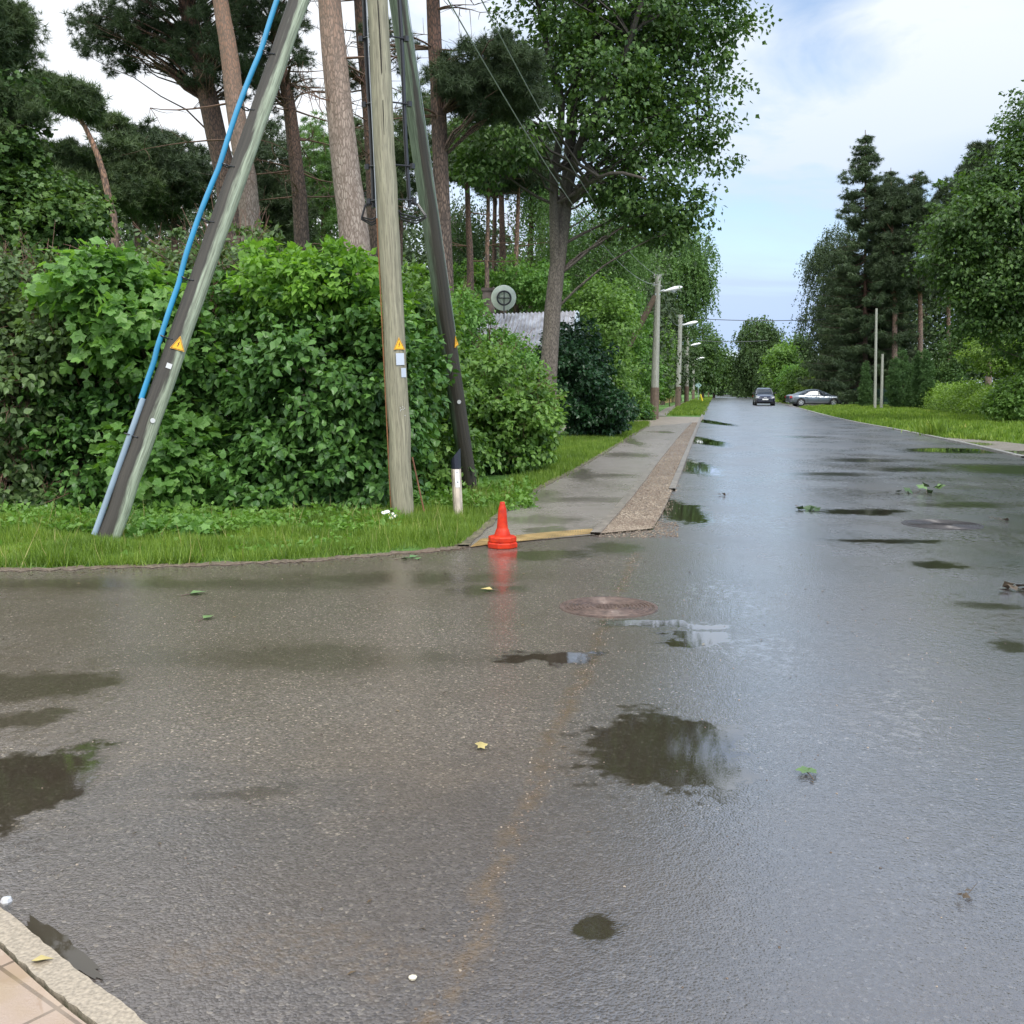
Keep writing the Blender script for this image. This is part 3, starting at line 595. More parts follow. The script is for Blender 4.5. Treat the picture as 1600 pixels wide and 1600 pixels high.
def warning_sign(parent, P0, P1, py, r0, r1, side, h=.14, tilt=0):
    c, ax, n, ac, _ = on_pole(P0, P1, py, r0, r1, side)
    ct, stt = math.cos(tilt), math.sin(tilt); ax, ac = ax*ct+ac*stt, ac*ct-ax*stt
    w_ = h*1.0; tri = lambda s: [(-w_/2*s, -h/3*s), (w_/2*s, -h/3*s), (0, h*2/3*s)]
    mb = MB(); plate(mb, c, ax, ac, n, tri(1.0)); s_ = mb.build('warning_sign', YEL, parent)
    mb = MB(); k = MB()
    a, b_ = np.array(tri(.90)), np.array(tri(.80))
    for i in range(3):
        j = (i+1) % 3; plate(k, c+n*.0035, ax, ac, n, [a[i], a[j], b_[j], b_[i]], .0008)
    z = h*.07; bolt = [(.6, 5), (-1.3, .3), (-.2, .6), (-.9, -2.6), (-1.5, -2.2), (-.8, -4.2), (.5, -2.3), (-.2, -2.5), (1.2, 1.4), (.1, 1.1), (1.2, 4.6)]
    plate(k, c+n*.0035, ax, ac, n, [(x*z*.8, y*z*.62+h*.06) for x, y in bolt], .0008)
    o = k.build('marking', BLACK, s_); o.location = (0, 0, 0)
    return s_
def disc(mb, c, n, r, th=.004, seg=16):
    T_ = norm(np.cross(n, (0, 0, 1.))); U_ = np.cross(n, T_); a = np.linspace(0, 2*np.pi, seg, endpoint=False)
    P = c+r*(np.cos(a)[:, None]*T_+np.sin(a)[:, None]*U_); mb.add(np.concatenate([P, P+n*th]), [tuple(range(seg))[::-1], tuple(range(seg, 2*seg))]+[(i, (i+1) % seg, seg+(i+1) % seg, seg+i) for i in range(seg)])

def timber(name, label, base, top, r0, r1, mat, partname='timber', rng=np.random.default_rng(3)):
    P0 = base.copy(); root = thing(name, label, 'utility pole', (P0[0], P0[1], 0)); n = 26; t_ = np.linspace(0, 1, n)[:, None]
    P = P0*(1-t_)+top*t_; P = P+rng.standard_normal((n, 3))*.0035
    P = np.concatenate([[P[0]-(P[1]-P[0])*.8], P]); mb = MB(); tube(mb, P, np.r_[r0, np.linspace(r0, r1, n)]*(1+rng.normal(0, .012, n+1)), 28, wob=.008, rng=rng)
    mb.build(partname, mat, root, smooth=True, uv=True); return root
# main pole
B0 = G(630, 812); T0 = V(568, -440, 12.5)
main_pole = timber('utility_pole', 'thick upright grey timber pole with warning triangle, daisies at its foot', B0, T0, .135, .112, polemat('grey_timber', (.36, .34, .235), (.235, .215, .145), (.13, .12, .08)))
warning_sign(main_pole, B0, T0, 541, .135, .112, .42, .145)
for py, sd, pts in ((562, .42, [(-.05, -.07), (.055, -.07), (.055, .07), (-.05, .07)]), (583, .62, [(-.02, -.055), (.05, -.055), (.05, .055), (-.02, .055)])):
    mb = MB(); c, ax, n, ac, _ = on_pole(B0, T0, py, .135, .112, sd); plate(mb, c, ax, ac, n, pts); mb.build('number_plate', plain('dull_aluminium', (.50, .53, .58), .35, .3), main_pole)
rs = np.random.default_rng(8)
for k in range(7):
    mb = MB(); c, ax, n, ac, _ = on_pole(B0, T0, 640+rs.uniform(-6, 12), .135, .112, .25+.4*(k % 3)/2+rs.uniform(-.05, .05)); disc(mb, c, n, .005, .007); mb.build('pin', WHITE, main_pole)
# long drying crack in the upper timber
mb = MB(); pr = []
for k, py in enumerate(np.linspace(-60, 215, 22)):
    c, ax, n, ac, _ = on_pole(B0, T0, py, .135, .112, .02+.05*math.sin(py/60), out=.0015); wdt = .007*math.sin(math.pi*(k+.5)/22)**.5
    pr += [c-ac*wdt, c+ac*wdt]
i = np.arange(21)*2; mb.add(np.array(pr), np.stack([i, i+1, i+3, i+2], 1)); mb.build('crack', plain('crack_dark', (.015, .012, .008), .9), main_pole)
# bare earthing wire down its left edge
pts = [on_pole(B0, T0, py, .135, .112, -1.45, out=.008)[0] for py in np.linspace(-200, 805, 40)]
mb = MB(); tube(mb, pts[:22], .006, 6); mb.build('earth_wire', STEEL, main_pole)
mb = MB(); tube(mb, pts[21:], .008, 6); o = mb.build('earth_wire', simple('rusty_wire', (.23, .10, .04), .7), main_pole); 
pts = [on_pole(B0, T0, py, .135, .112, 1.5, out=.015+.0*py)[0] for py in np.linspace(715, 800, 8)]
pts = np.array(pts)+np.linspace(0, .11, 8)[:, None]*(1, 0, 0); mb = MB(); tube(mb, pts, .010, 6); mb.build('earth_rod', simple('rusty_wire', (.16, .07, .035), .8), main_pole)
# two black cables held off the timber on brackets
def loopy(side, x0, x1, xoff):
    mb = MB(); P = []
    for py in np.linspace(-250, 322, 26):
        c, ax, n, ac, cc = on_pole(B0, T0, py, .135, .112, side*1.45, out=xoff+.006*math.sin(py/45.)); P.append(c+np.array((0, .12, 0)))
    P = np.array(P); P[-3:, :] += 0; tube(mb, P, .024, 8); e = P[-1]
    mb.build('black_cable', BLACK, main_pole)
    mb = MB()
    a = e+(-.05*side, 0, 0); far = e+(.20*side, -.05, -.12) if side > 0 else e+(-.14, -.05, -.13)
    for q in (0, .035, -.03):
        tube(mb, [e+(0, 0, .05), e+(.10*side, -.02, .02+q*.3), far+(0, 0, q*.4), far+(-.12*side, 0, -.05+q), e+(-.10*side, -.05, -.12+q), e+(-.13*side, -.03, -.05)], .011, 6)
    mb.build('cable_loop', BLACK, main_pole)
    for py in (57, 160, 258, 312):
        mb = MB(); c, ax, n, ac, cc = on_pole(B0, T0, py, .135, .112, side*1.45, out=-.02); c2 = c+n*(xoff+.08)+np.array((0, .12, 0)); tube(mb, [c, c2], .010, 6); tube(mb, [c2+(0, 0, -.03), c2+(0, 0, .03)], .03, 8); mb.build('cable_bracket', BLACK, main_pole)
loopy(-1, 572, 585, .05); loopy(1, 625, 632, .12)
# left stay timber with conduits
B1 = G(168, 845); T1 = V(571, -290, 12.45)
r10, r11 = .116, .100
left_stay = timber('leaning_pole', 'steeply leaning timber stay with blue conduit and pale lichen face', B1, T1, r10, r11, polemat('lichen_timber', (.42, .48, .36), (.31, .35, .25), (.11, .11, .08), .86, .215, .006))
def side_pole_mat(mat): return mat
warning_sign(left_stay, B1, T1, 541, r10, r11, .1, .15, tilt=-.10)
mb = MB(); c, ax, n, ac, _ = on_pole(B1, T1, 574, r10, r11, -.05); plate(mb, c, ax, ac, n, [(-.028, -.028), (.028, -.028), (.028, .028), (-.028, .028)]); mb.build('number_plate', WHITE, left_stay)
mb = MB(); c, ax, n, ac, _ = on_pole(B1, T1, 657, r10, r11, .2); disc(mb, c, n, .026); mb.build('reflector_disc', WHITE, left_stay)
def side_line(P0, P1, rows, r0, r1, side, outs):
    return np.array([on_pole(P0, P1, py, r0, r1, side, out=o_)[0] for py, o_ in zip(rows, outs)])
rows = np.linspace(-220, 632, 44); outs = [.045+.022*abs(math.sin((py-632)/90*math.pi/2))*(1 if py < 560 else .3)+.05*min(1, max(0, (540-py)/120)) for py in rows]
mb = MB(); tube(mb, densify(side_line(B1, T1, rows, r10, r11, -1.5, outs), 90), .029, 12); mb.build('blue_conduit', BLUE, left_stay, smooth=True)
rows2 = np.linspace(630, 842, 14); mb = MB(); tube(mb, side_line(B1, T1, rows2, r10, r11, -1.42, [.028]*14), .031, 12); mb.build('grey_conduit', GREYC, left_stay, smooth=True)
for py in (180, 268, 354, 444, 535, 687, 93, 5):
    mb = MB(); c, ax, n, ac, cc = on_pole(B1, T1, py, r10, r11, -1.5, out=.045); r_ = .04
    ring = [c+r_*(math.cos(a)*n+math.sin(a)*np.cross(ax, n)) for a in np.linspace(0, 2*np.pi, 13)]; tube(mb, ring, .008, 5, cap=False)
    c3, _, n3, _, _ = on_pole(B1, T1, py, r10, r11, -.55, out=.002); c2 = on_pole(B1, T1, py, r10, r11, -1.1, out=.004)[0]; tube(mb, [c-n*.04+(0, -.03, 0), c2, c3], .008, 5)
    mb.build('strap', BLACK, left_stay)
# right stay timber
B2 = G(735, 772); T2 = V(581, -280, 12.9)
right_stay = timber('leaning_pole', 'dark leaning timber stay behind the black and white marker post', B2, T2, .122, .108, polemat('green_timber', (.20, .25, .17), (.115, .15, .10), (.05, .06, .04), .09, .24, .030), rng=np.random.default_rng(9))
warning_sign(right_stay, B2, T2, 536, .122, .108, 1.15, .15)
mb = MB(); c, ax, n, ac, _ = on_pole(B2, T2, 624.5, .122, .108, .25); disc(mb, c, n, .030); mb.build('reflector_disc', WHITE, right_stay)
pts = [on_pole(B2, T2, py, .122, .108, 1.5, out=.006)[0] for py in np.linspace(-200, 520, 30)]; mb = MB(); tube(mb, pts, .005, 5); mb.build('earth_wire', STEEL, right_stay)

# ------------------------------------------------------------------ marker post
b3 = G(716, 808); s3 = b3[1]/1600
post = thing('marker_post', 'white plastic roadside marker post with slanted black cap and sticker', 'marker post', b3)
pt = V(711, 700, b3[1]); lean = np.array(((pt[0]-b3[0])/pt[2], 0, 1.0)); hh = pt[2]
def prism(mb, prof, z0, z1, slant=0):
    k = len(prof); lo = np.array([b3+lean*z0+(x, y, 0) for x, y in prof]); hi = np.array([b3+lean*z1+(x, y, slant*(x/.06)) for x, y in prof])
    mb.add(np.concatenate([lo, hi]), [tuple(range(k))[::-1], tuple(range(k, 2*k))]+[(i, (i+1) % k, k+(i+1) % k, k+i) for i in range(k)])
prof = [(-.060, .045), (-.035, -.035), (-.01, -.052), (.03, -.045), (.058, .03), (.05, .045)]
prof = [(x*1.02, y) for x, y in prof]
mb = MB(); prism(mb, prof, -.05, hh*.70); mb.build('post', simple('dirty_white', (.50, .42, .34), .5, nscale=7, var=.22), post)
mb = MB(); prism(mb, [(x*1.04, y*1.04) for x, y in prof], hh*.702, hh*.91, .075); mb.build('cap', plain('cap_black', (.012, .014, .025), .35), post)
def frontq(mb, z0, z1, x0, x1, y=-.0555):
    c = [b3+lean*z0+(x0, y, 0), b3+lean*z0+(x1, y+.008, 0), b3+lean*z1+(x1, y+.008, 0), b3+lean*z1+(x0, y, 0)]
    c = np.array(c); mb.add(np.concatenate([c, c+(0, .02, 0)]), np.array([(0, 1, 2, 3), (0, 4, 5, 1), (1, 5, 6, 2), (2, 6, 7, 3), (3, 7, 4, 0)]))
mb = MB(); frontq(mb, hh*.44, hh*.69, -.012, .040); st_ = mb.build('sticker', plain('sticker_white', (.82, .82, .84), .35), post)
mb = MB(); frontq(mb, hh*.510, hh*.520, .008, .030, -.057); frontq(mb, hh*.505, hh*.525, .014, .018, -.058); frontq(mb, hh*.645, hh*.652, .004, .022, -.057); frontq(mb, hh*.655, hh*.660, .012, .026, -.057); mb.build('marking', BLACK, st_)

# ------------------------------------------------------------------ two stacked cones
ORANGE = None
def conemat():
    m, t, b, o = newmat('cone_orange'); n = noise(t, pos(t), 14, 5).outputs[0]; d2 = noise(t, pos(t), 45, 5, .7).outputs[0]
    cc = ramp(t, [(.25, (.32, .012, .002)), (.55, (.50, .024, .003)), (.8, (.58, .048, .008))], n); t.links.new(mixc(t, ramp(t, [(.52, 0.), (.72, .55)], d2), cc, (.20, .06, .035, 1)), b.inputs['Base Color']); b.inputs['Roughness'].default_value = .55; b.inputs['Specular IOR Level'].default_value = .3; return m
CM = conemat()
c0 = G(785, 857); c0[2] = .012; u = c0[1]/1600  # metres per photo px here
def cone(z0, label, full, sc_, rot):
    root = thing('traffic_cone', label, 'traffic cone', (c0[0], c0[1], z0), 'stacked traffic cones'); bw = 23.2*u*sc_
    k = 8; a = np.linspace(0, 2*np.pi, 8, endpoint=False)+rot+R(22.5)
    def ring(r, z): return np.stack([c0[0]+r*np.cos(a)*1.06, c0[1]+r*np.sin(a)*1.06, np.full(8, z0+z)], 1)
    mb = MB(); rg = [ring(bw*.97, .002), ring(bw, .010), ring(bw, .047), ring(bw*.95, .057), ring(bw*.60, .064)]
    v = np.concatenate(rg); f = []
    for q in range(4): f += [(q*8+i, q*8+(i+1) % 8, q*8+8+(i+1) % 8, q*8+8+i) for i in range(8)]
    f += [tuple(range(8))[::-1], tuple(range(32, 40))]; mb.add(v, f); mb.build('base', CM, root)
    H = 76*u-.012
    mb = MB()
    if full: prof = [(13*u, .055), (12.6*u, .075), (11.3*u, .10), (9.6*u, .128), (9.0*u, .134), (8.6*u, .150), (7.4*u, .24), (6.3*u, .33), (5.6*u, .345), (4.1*u, H-z0-.02), (3.6*u, H-z0), (2.6*u, H-z0), (2.4*u, H-z0-.02)]
    else: prof = [(13*u, .055), (12*u, .09), (9.0*u, .13), (8.0*u, .14)]
    lathe(mb, prof, (c0[0], c0[1], z0), 32); mb.build('cone_body', CM, root, smooth=True); return root
cone(c0[2], 'lower orange traffic cone, only its base ring showing under the other', False, 1.0, .1)
cone(c0[2]+.0585, 'upper orange traffic cone standing stacked on another cone base', True, .92, .22)

# ------------------------------------------------------------------ manhole covers
def ironmat(name, a, b_):
    m, t, b, o = newmat(name); n = noise(t, pos(t), 20, 5, .65).outputs[0]; t.links.new(ramp(t, [(.3, a), (.65, b_)], n), b.inputs['Base Color'])
    t.links.new(ramp(t, [(.35, .32), (.65, .6)], noise(t, pos(t), 9, 3).outputs[0]), b.inputs['Roughness']); b.inputs['Metallic'].default_value = .15; bump(t, n, .3, .004, b); return m
def manhole(px, py, rpx, label, mat, seed):
    c = G(px, py); r = rpx*c[1]/1600; root = thing('manhole_cover', label, 'manhole cover', c); mb = MB()
    lathe(mb, [(r*1.0, .010), (r*1.0, .017), (r*.93, .018), (r*.925, .0135), (r*.90, .0135)], c, 48); mb.build('frame', mat, root, smooth=False)
    mb = MB(); pr = [(0, .0145)]
    for k in range(4, 11): q = k/11*.90; pr += [(r*q, .0145), (r*(q+.008), .0205), (r*(q+.034), .0205), (r*(q+.042), .0145)]
    pr += [(r*.89, .0145), (r*.895, .008)]; lathe(mb, pr, c, 48)
    for i in range(-4, 5):
        for j in range(-4, 5):
            if math.hypot(i, j) < 3.6: box(mb, (c[0]+i*r*.075, c[1]+j*r*.075, .017), (r*.045, r*.045, .006))
    mb.build('lid', mat, root); return root
manhole(951, 951, 78, 'rusty brown round manhole cover with raised rings, nearer one', ironmat('rusty_iron', (.055, .036, .028), (.15, .10, .078)), 1)
manhole(1472, 821, 60, 'dark grey wet manhole cover in the main road on the right', ironmat('wet_iron', (.015, .013, .012), (.05, .042, .04)), 2)

# ------------------------------------------------------------------ fallen leaves and twigs
def small_leaf(px, py, size, label, mat, rot=0, tmpl=MA, twig=False, name='fallen_leaf', cat='leaf', n=1, lift=.01, seed=0):
    g = np.random.default_rng(int(px)+seed); c = G(px, py); mb = MB()
    P = c+np.c_[g.normal(0, size*.8, (n, 2)), np.full(n, .016)]*(np.r_[0 if n == 1 else 1, 0 if n == 1 else 1, 1])
    a = rot+g.uniform(-1, 1, n)*(0 if n == 1 else 3); scatter(mb, P+(0, 0, lift), np.stack([np.cos(a), np.sin(a), .12+0*a+(.5*g.random(n) if n > 1 else 0)], 1), np.tile((0, 0, 1.), (n, 1))+g.standard_normal((n, 3))*(.1 if n == 1 else .6), np.full(n, size), tmpl)
    root = tag(mb.build(name, mat), label, cat); 
    st = MB(); d_ = np.array((math.cos(rot), math.sin(rot), 0)); L_ = size*(.9 if n == 1 else 2.2)
    tube(st, [c-d_*L_*.5+(0, 0, .018), c+(0, 0, .024), c+d_*L_*.4+(0, .3*size, .02 if n == 1 else .06)], size*.03, 5); o = st.build('stem', STEM); o.parent = root
    return root
GL = simple('fallen_green', (.10, .17, .055), .4); YL = simple('fallen_yellow', (.40, .32, .12), .45); BR = simple('fallen_brown', (.07, .05, .03), .6); GD = simple('fallen_dark_green', (.035, .07, .02), .45)
small_leaf(1266, 1220, .085, 'small green maple leaf lying on the wet road', GL, R(95))
small_leaf(742, 1175, .060, 'pale yellowish maple leaf flat on the brown asphalt', YL, R(20))
small_leaf(770, 926, .10, 'light yellow leaf on the asphalt in front of the cones', YL, R(170), L6)
small_leaf(296, 933, .14, 'greenish leaf on the asphalt below the leaning pole', GL, R(30), L6)
small_leaf(318, 972, .10, 'faint green leaf on the asphalt left of centre', GL, R(60), L6)
o = small_leaf(50, 1526, .060, 'yellow leaf floating on the tiled corner puddle', YL, R(10), L6, lift=.03)
SG = simple('leaf_sage', (.10, .20, .07), .4)
for k, (px, py, z_) in enumerate([(626, 877, .13), (640, 875, .11), (652, 878, .09)]): small_leaf(px, py, z_, 'green leaf washed against the turf edge left of the cones', SG, R(40*k), L6)
small_leaf(1257, 798, .13, 'dark leafy twig left of the other twigs on the road', GD, R(150), L6, n=6, name='twig', cat='twig')
small_leaf(1430, 773, .13, 'flat leafy twig on the road above the dark manhole', GD, R(5), L6, n=5, name='twig', cat='twig')
small_leaf(1448, 771, .15, 'upright leafy twig on the road above the dark manhole', GL, R(70), L6, n=6, name='twig', cat='twig', lift=.07)
small_leaf(1559, 815, .08, 'tiny brown twig right of the dark manhole', BR, R(160), L6, n=3, name='twig', cat='twig')
small_leaf(1596, 926, .10, 'dark clump of debris at the right edge of the road', BR, R(200), L6, n=7, name='debris', cat='debris')
small_leaf(1512, 1408, .030, 'small dark twig on the near right of the road', BR, R(-30), L6, n=3, name='twig', cat='twig')
small_leaf(1133, 777, .07, 'brown speck of leaf on the far wet road', BR, R(0), L6, n=3)
mb = MB(); c = G(12, 1436); lathe(mb, [(0, .04), (.014, .050), (.018, .058), (.014, .068), (0, .072)], (c[0], c[1], 0), 7); tag(mb.build('pebble', plain('white_stone', (.42, .42, .42), .4)), 'white pebble lying on the tiled corner kerb', 'pebble')
mb = MB(); c = G(645, 1537); lathe(mb, [(0, .012), (.010, .014), (.012, .020), (0, .026)], (c[0], c[1], 0), 7); tag(mb.build('pebble', plain('cream_stone', (.62, .56, .42), .5)), 'cream pebble on the near asphalt', 'pebble')

# ------------------------------------------------------------------ lamp poles
WOODP = polemat('far_timber', (.42, .42, .36), (.30, .30, .25), (.19, .18, .15)); WOODD = simple('tarred_timber', (.12, .085, .06), .8)
LAMPG = plain('lamp_white', (.80, .80, .80), .3)
def lamp_pole(label, bx, by, tx, ty, lx, ly, r, group='lamp poles along the pavement', head=1.0, stay=None):
    b_ = G(bx, by); Y = b_[1]; t_ = V(tx, ty, Y+.01); root = thing('lamp_pole', label, 'street lamp', b_, group)
    mb = MB(); P = np.array([b_*(1-s)+t_*s for s in np.linspace(0, 1, 10)]); tube(mb, P, np.linspace(r*1.15, r*.75, 10), 10); mb.build('pole', WOODP, root, smooth=True, uv=True)
    mb = MB(); P2 = P[:3]*.98+P[:3]*.02; tube(mb, P[:3]-(0, .0, 0), r*1.2, 10); mb.build('tarred_foot', WOODD, root, smooth=True)
    l_ = V(lx, ly, Y); a = t_.copy(); a[2] = l_[2]-.25; mb = MB(); e = l_+(-.15, 0, -.02)
    tube(mb, [a, a*.5+e*.5+(0, 0, .06), e], .03, 6); box(mb, a+(0, 0, 0), (.26, .26, .06)); mb.build('arm', STEEL, root)
    mb = MB(); L_ = .72*head; k = 12
    # cobra head: flat teardrop body
    prof = [(-.52, .03), (-.40, .07), (-.15, .15), (.10, .185), (.32, .16), (.46, .09), (.52, .01)]
    pr = [(r_*head, (x*head)) for x, r_ in prof]; ax = norm(np.array((.95, -.10, .22))); s_ = norm(np.cross(ax, (0, 0, 1.))); u_ = np.cross(s_, ax)
    lathe(mb, [(0, pr[0][1])]+pr+[(0, pr[-1][1])], l_+(.25*head, 0, 0), 14, 1, .62, axis=np.stack([s_, u_, ax], 1)); lh = mb.build('lamp_head', LAMPG, root, smooth=True)
    mb = MB(); lathe(mb, [(0, -.17*head), (.09*head, -.13*head), (.13*head, -.04*head), (.14*head, 0)], l_+(.28*head, 0, -.02*head), 14, 1.5, 1); o = mb.build('lens', plain('lamp_lens', (.5, .55, .6), .1), lh, smooth=True)
    mb = MB()
    for dz in (.15, .55): box(mb, t_-(0, 0, dz), (.42, .06, .05)); 
    for dz, sx_ in ((.10, .17), (.50, .17), (.10, -.17)): lathe(mb, [(0, 0), (.04, 0), (.055, .03), (.03, .06), (.05, .09), (.02, .12), (0, .12)], t_-(sx_, 0, dz), 8)
    mb.build('insulator', simple('insulator_grey', (.3, .3, .28), .4), root)
    if stay is not None:
        s0 = V(stay[0], stay[1], Y-.5+stay[2]); s1 = a+(-.1, 0, -.1); d_ = s0-s1; s0 = s1+d_*(s1[2]/(-d_[2])) ; mb = MB(); tube(mb, [s0, s1], r*.8, 8); mb.build('stay', WOODD, root, smooth=True)
        mb = MB(); tube(mb, [a+(0, 0, -.35), s1+(s0-s1)*.11], .05, 6); mb.build('brace', STEEL, root)
    return root, t_
L1, t1 = lamp_pole('nearest street lamp, thick timber pole with slanting stay, beside the round shrub', 1022, 655, 1028, 429, 1043, 452, .19, stay=(955, 590, 1.0))
L2, t2 = lamp_pole('second street lamp timber pole along the grass strip', 1059, 636, 1063.5, 492, 1072, 505.5, .20, head=1.3)
L3, t3 = lamp_pole('third street lamp pole, dark timber before the trees', 1072.5, 629, 1074, 514, 1081, 538.5, .21, head=1.3)
L4, t4 = lamp_pole('fourth and thinnest street lamp pole down the road', 1083, 625, 1084, 552, 1088.5, 560.5, .17, head=1.4)
L5, t5 = lamp_pole('farthest tiny street lamp above the end of the pavement', 1107, 620.5, 1107.5, 583, 1108, 587, .12, head=1.3)
WIRE = plain('aluminium_wire', (.42, .43, .44), .4, .5); DWIRE = plain('dark_wire', (.06, .065, .07), .5)
def wire(a, b_, sag, r, label, mat=WIRE, group=None):
    t_ = np.linspace(0, 1, 28)[:, None]; P = a*(1-t_)+b_*t_; P[:, 2] -= sag*4*(t_[:, 0]*(1-t_[:, 0])); mb = MB(); tube(mb, P, r, 5); return tag(mb.build('overhead_wire', mat), label, 'wire', group)
TT = T0*.93+B0*.07
wire(TT+(.15, 0, -.2), t1+(.17, 0, -.10), 1.1, .011, 'upper overhead wire from the corner poles to the nearest lamp', group='overhead wires')
wire(TT+(.05, 0, -.9), t1+(.0, 0, -.50), 1.2, .011, 'lower overhead wire from the corner poles to the nearest lamp', group='overhead wires')
wire(t1+(.17, 0, -.1), t2+(.17, 0, -.1), .8, .016, 'upper wire sagging between first and second lamps', group='overhead wires')
wire(t1+(.17, 0, -.6), t2+(.1, 0, -.6), .9, .016, 'lower wire sagging between first and second lamps', group='overhead wires')
wire(t2+(.17, 0, -.1), t3+(.1, 0, -.1), .5, .018, 'wire between the second and third lamps', DWIRE, group='overhead wires')
wire(V(1090, 498, 100), V(1290, 499, 100), .15, .035, 'higher wire crossing the sky over the far road', DWIRE, group='overhead wires')
wire(V(1090, 532, 125), V(1200, 532, 125), .15, .035, 'lower wire crossing the sky over the far road', DWIRE, group='overhead wires')
#==VEG==
# ------------------------------------------------------------------ shrubs along the corner (front row)
RS = 'shrubs growing into a hedge behind the poles'
shrub('tall lilac shrub with reddish bare twigs at the left edge of the photo', 14.2, [(40, 600, 120, 140), (-60, 520, 110, 120), (30, 770, 120, 80), (110, 520, 60, 60)], OLIVE, ncl=520, per=44, size=.112, dep=1.1, base=40, group=RS, extra=twigs(420))
shrub('young maple sapling with pale lobed leaves left of the leaning pole', 13.5, [(215, 500, 75, 75), (150, 440, 60, 45), (265, 700, 70, 95), (300, 790, 60, 45)], MAPLE_L, ncl=220, per=34, size=.15, csize=.42, tmpl=MA, dep=.8, base=240, group=RS)
shrub('dark lilac shrub right behind the leaning pole', 14.4, [(170, 700, 120, 130), (330, 590, 120, 150), (340, 740, 120, 90), (210, 560, 90, 110)], LILAC2, ncl=640, per=44, size=.112, dep=1.1, base=310, group=RS, extra=twigs(160))
shrub('dense glossy lilac shrub between leaning pole and upright pole', 13.9, [(510, 620, 125, 170), (440, 740, 110, 85), (560, 740, 85, 85), (600, 600, 70, 120)], LILAC2, ncl=820, per=44, size=.115, dep=1.15, base=520, group=RS)
shrub('bright lime green shrub top crowning the dark lilac by the upright pole', 14.3, [(520, 450, 95, 55), (440, 440, 60, 45), (590, 500, 40, 60)], LIME, ncl=240, per=44, size=.11, dep=1.0, base=520, group=RS, csize=.32)
shrub('olive toned shrub top with thin twigs showing behind the leaning pole', 15.6, [(360, 430, 115, 70), (230, 430, 70, 40), (60, 440, 110, 50)], OLIVE, ncl=330, per=40, size=.09, dep=1.0, base=350, group=RS, csize=.36, extra=twigs(420))
shrub('light green shrub showing between the upright and the dark leaning pole', 16.0, [(665, 560, 55, 110), (680, 700, 60, 75), (640, 470, 35, 45)], BUSH, ncl=300, per=42, size=.105, dep=1.0, base=665, group=RS)
shrub('bushy green shrub spilling over the turf right of the marker post', 19.6, [(800, 640, 60, 60), (750, 680, 70, 60), (820, 690, 42, 40), (760, 600, 50, 50), (710, 720, 40, 40), (845, 655, 20, 26)], BUSH, ncl=600, per=42, size=.11, dep=1.4, base=780, extra=twigs(200))
shrub('upper pale green shrub with twigs in front of the house roof', 21.5, [(765, 560, 58, 50), (800, 590, 50, 50), (700, 520, 50, 70), (725, 490, 30, 25)], MAPLE_L, ncl=330, per=46, size=.09, dep=1.2, base=765, tmpl=L6, extra=twigs(200))
shrub('dark glossy shrub right of the maple trunk beside the pavement turf', 33, [(905, 590, 42, 75), (925, 640, 52, 36), (875, 560, 30, 50), (960, 640, 24, 24)], DARKB, ncl=620, per=46, size=.13, dep=1.7, base=905, tmpl=L6, csize=.45)
shrub('mid green shrub between the dark glossy shrub and the slanting stay', 42, [(940, 560, 32, 60), (965, 605, 34, 46), (960, 500, 30, 50)], BUSH, ncl=360, per=40, size=.16, dep=2, base=960, tmpl=L6, csize=.6)
shrub('conical light green tree top rising beside the nearest lamp pole', 57, [(975, 470, 22, 45), (978, 520, 36, 45), (985, 580, 40, 45), (1000, 610, 22, 30)], MAPLE_L, ncl=420, per=40, size=.17, dep=1.8, base=980, tmpl=L6, csize=.6, cat='tree', name='small_tree')
shrub('light green small tree between the house gable and the conical tree', 45, [(915, 500, 32, 35), (930, 460, 20, 22), (900, 540, 30, 30)], BUSH, ncl=240, per=40, size=.17, dep=1.8, base=915, tmpl=L6, csize=.6, cat='tree', name='small_tree')
shrub('small round dark clipped shrub at the foot of the nearest lamp pole', 51, [(1004, 647, 15, 16)], LILAC2, ncl=90, per=60, size=.10, dep=.5, base=1004, tmpl=L6, csize=.25)
shrub('fresh green shrub behind the chimney and dish of the house', 46, [(810, 440, 45, 30), (735, 450, 35, 40), (850, 450, 30, 30)], MAPLE_L, ncl=260, per=44, size=.15, dep=1.6, base=800, tmpl=L6, csize=.55)
shrub('green shrub showing right of the nearest lamp pole', 90, [(1040, 560, 9, 50), (1038, 600, 9, 25)], BUSH, ncl=200, per=36, size=.2, dep=1.6, base=1045, tmpl=L6, csize=.7)

# ------------------------------------------------------------------ the big maple
mY = 30
mt = [G(850, 692)*(1, 1, 0)+(0, 0, 0)]
mt[0] = V(852, 640, mY); mt[0][2] = 0
mtr = [mt[0], V(862, 500, mY), V(873, 400, mY), V(885, 300, mY), V(893, 200, mY), V(903, 80, mY+.4), V(915, -60, mY+.5), V(925, -200, mY)]
fk = [([V(868, 425, mY), V(866, 340, mY-.3), V(866, 260, mY-.5), V(880, 170, mY-.8), V(850, 60, mY-1), V(830, -80, mY-1.2)], .15, .06),
      ([V(884, 310, mY), V(905, 230, mY-.5), V(945, 150, mY-1), V(985, 60, mY-1.4), V(1020, -60, mY-1.5)], .15, .05),
      ([V(882, 330, mY), V(920, 270, mY+.8), V(985, 230, mY+1.5), V(1060, 200, mY+1.5), V(1110, 180, mY+1.5)], .10, .03),
      ([V(884, 325, mY), V(915, 290, mY-1), V(960, 270, mY-2), V(1010, 280, mY-2.5)], .08, .03)]
mb_ = lambda a, dY=0, dep=None: wblob(a[0], a[1], a[2], a[3], mY, dep, dY)
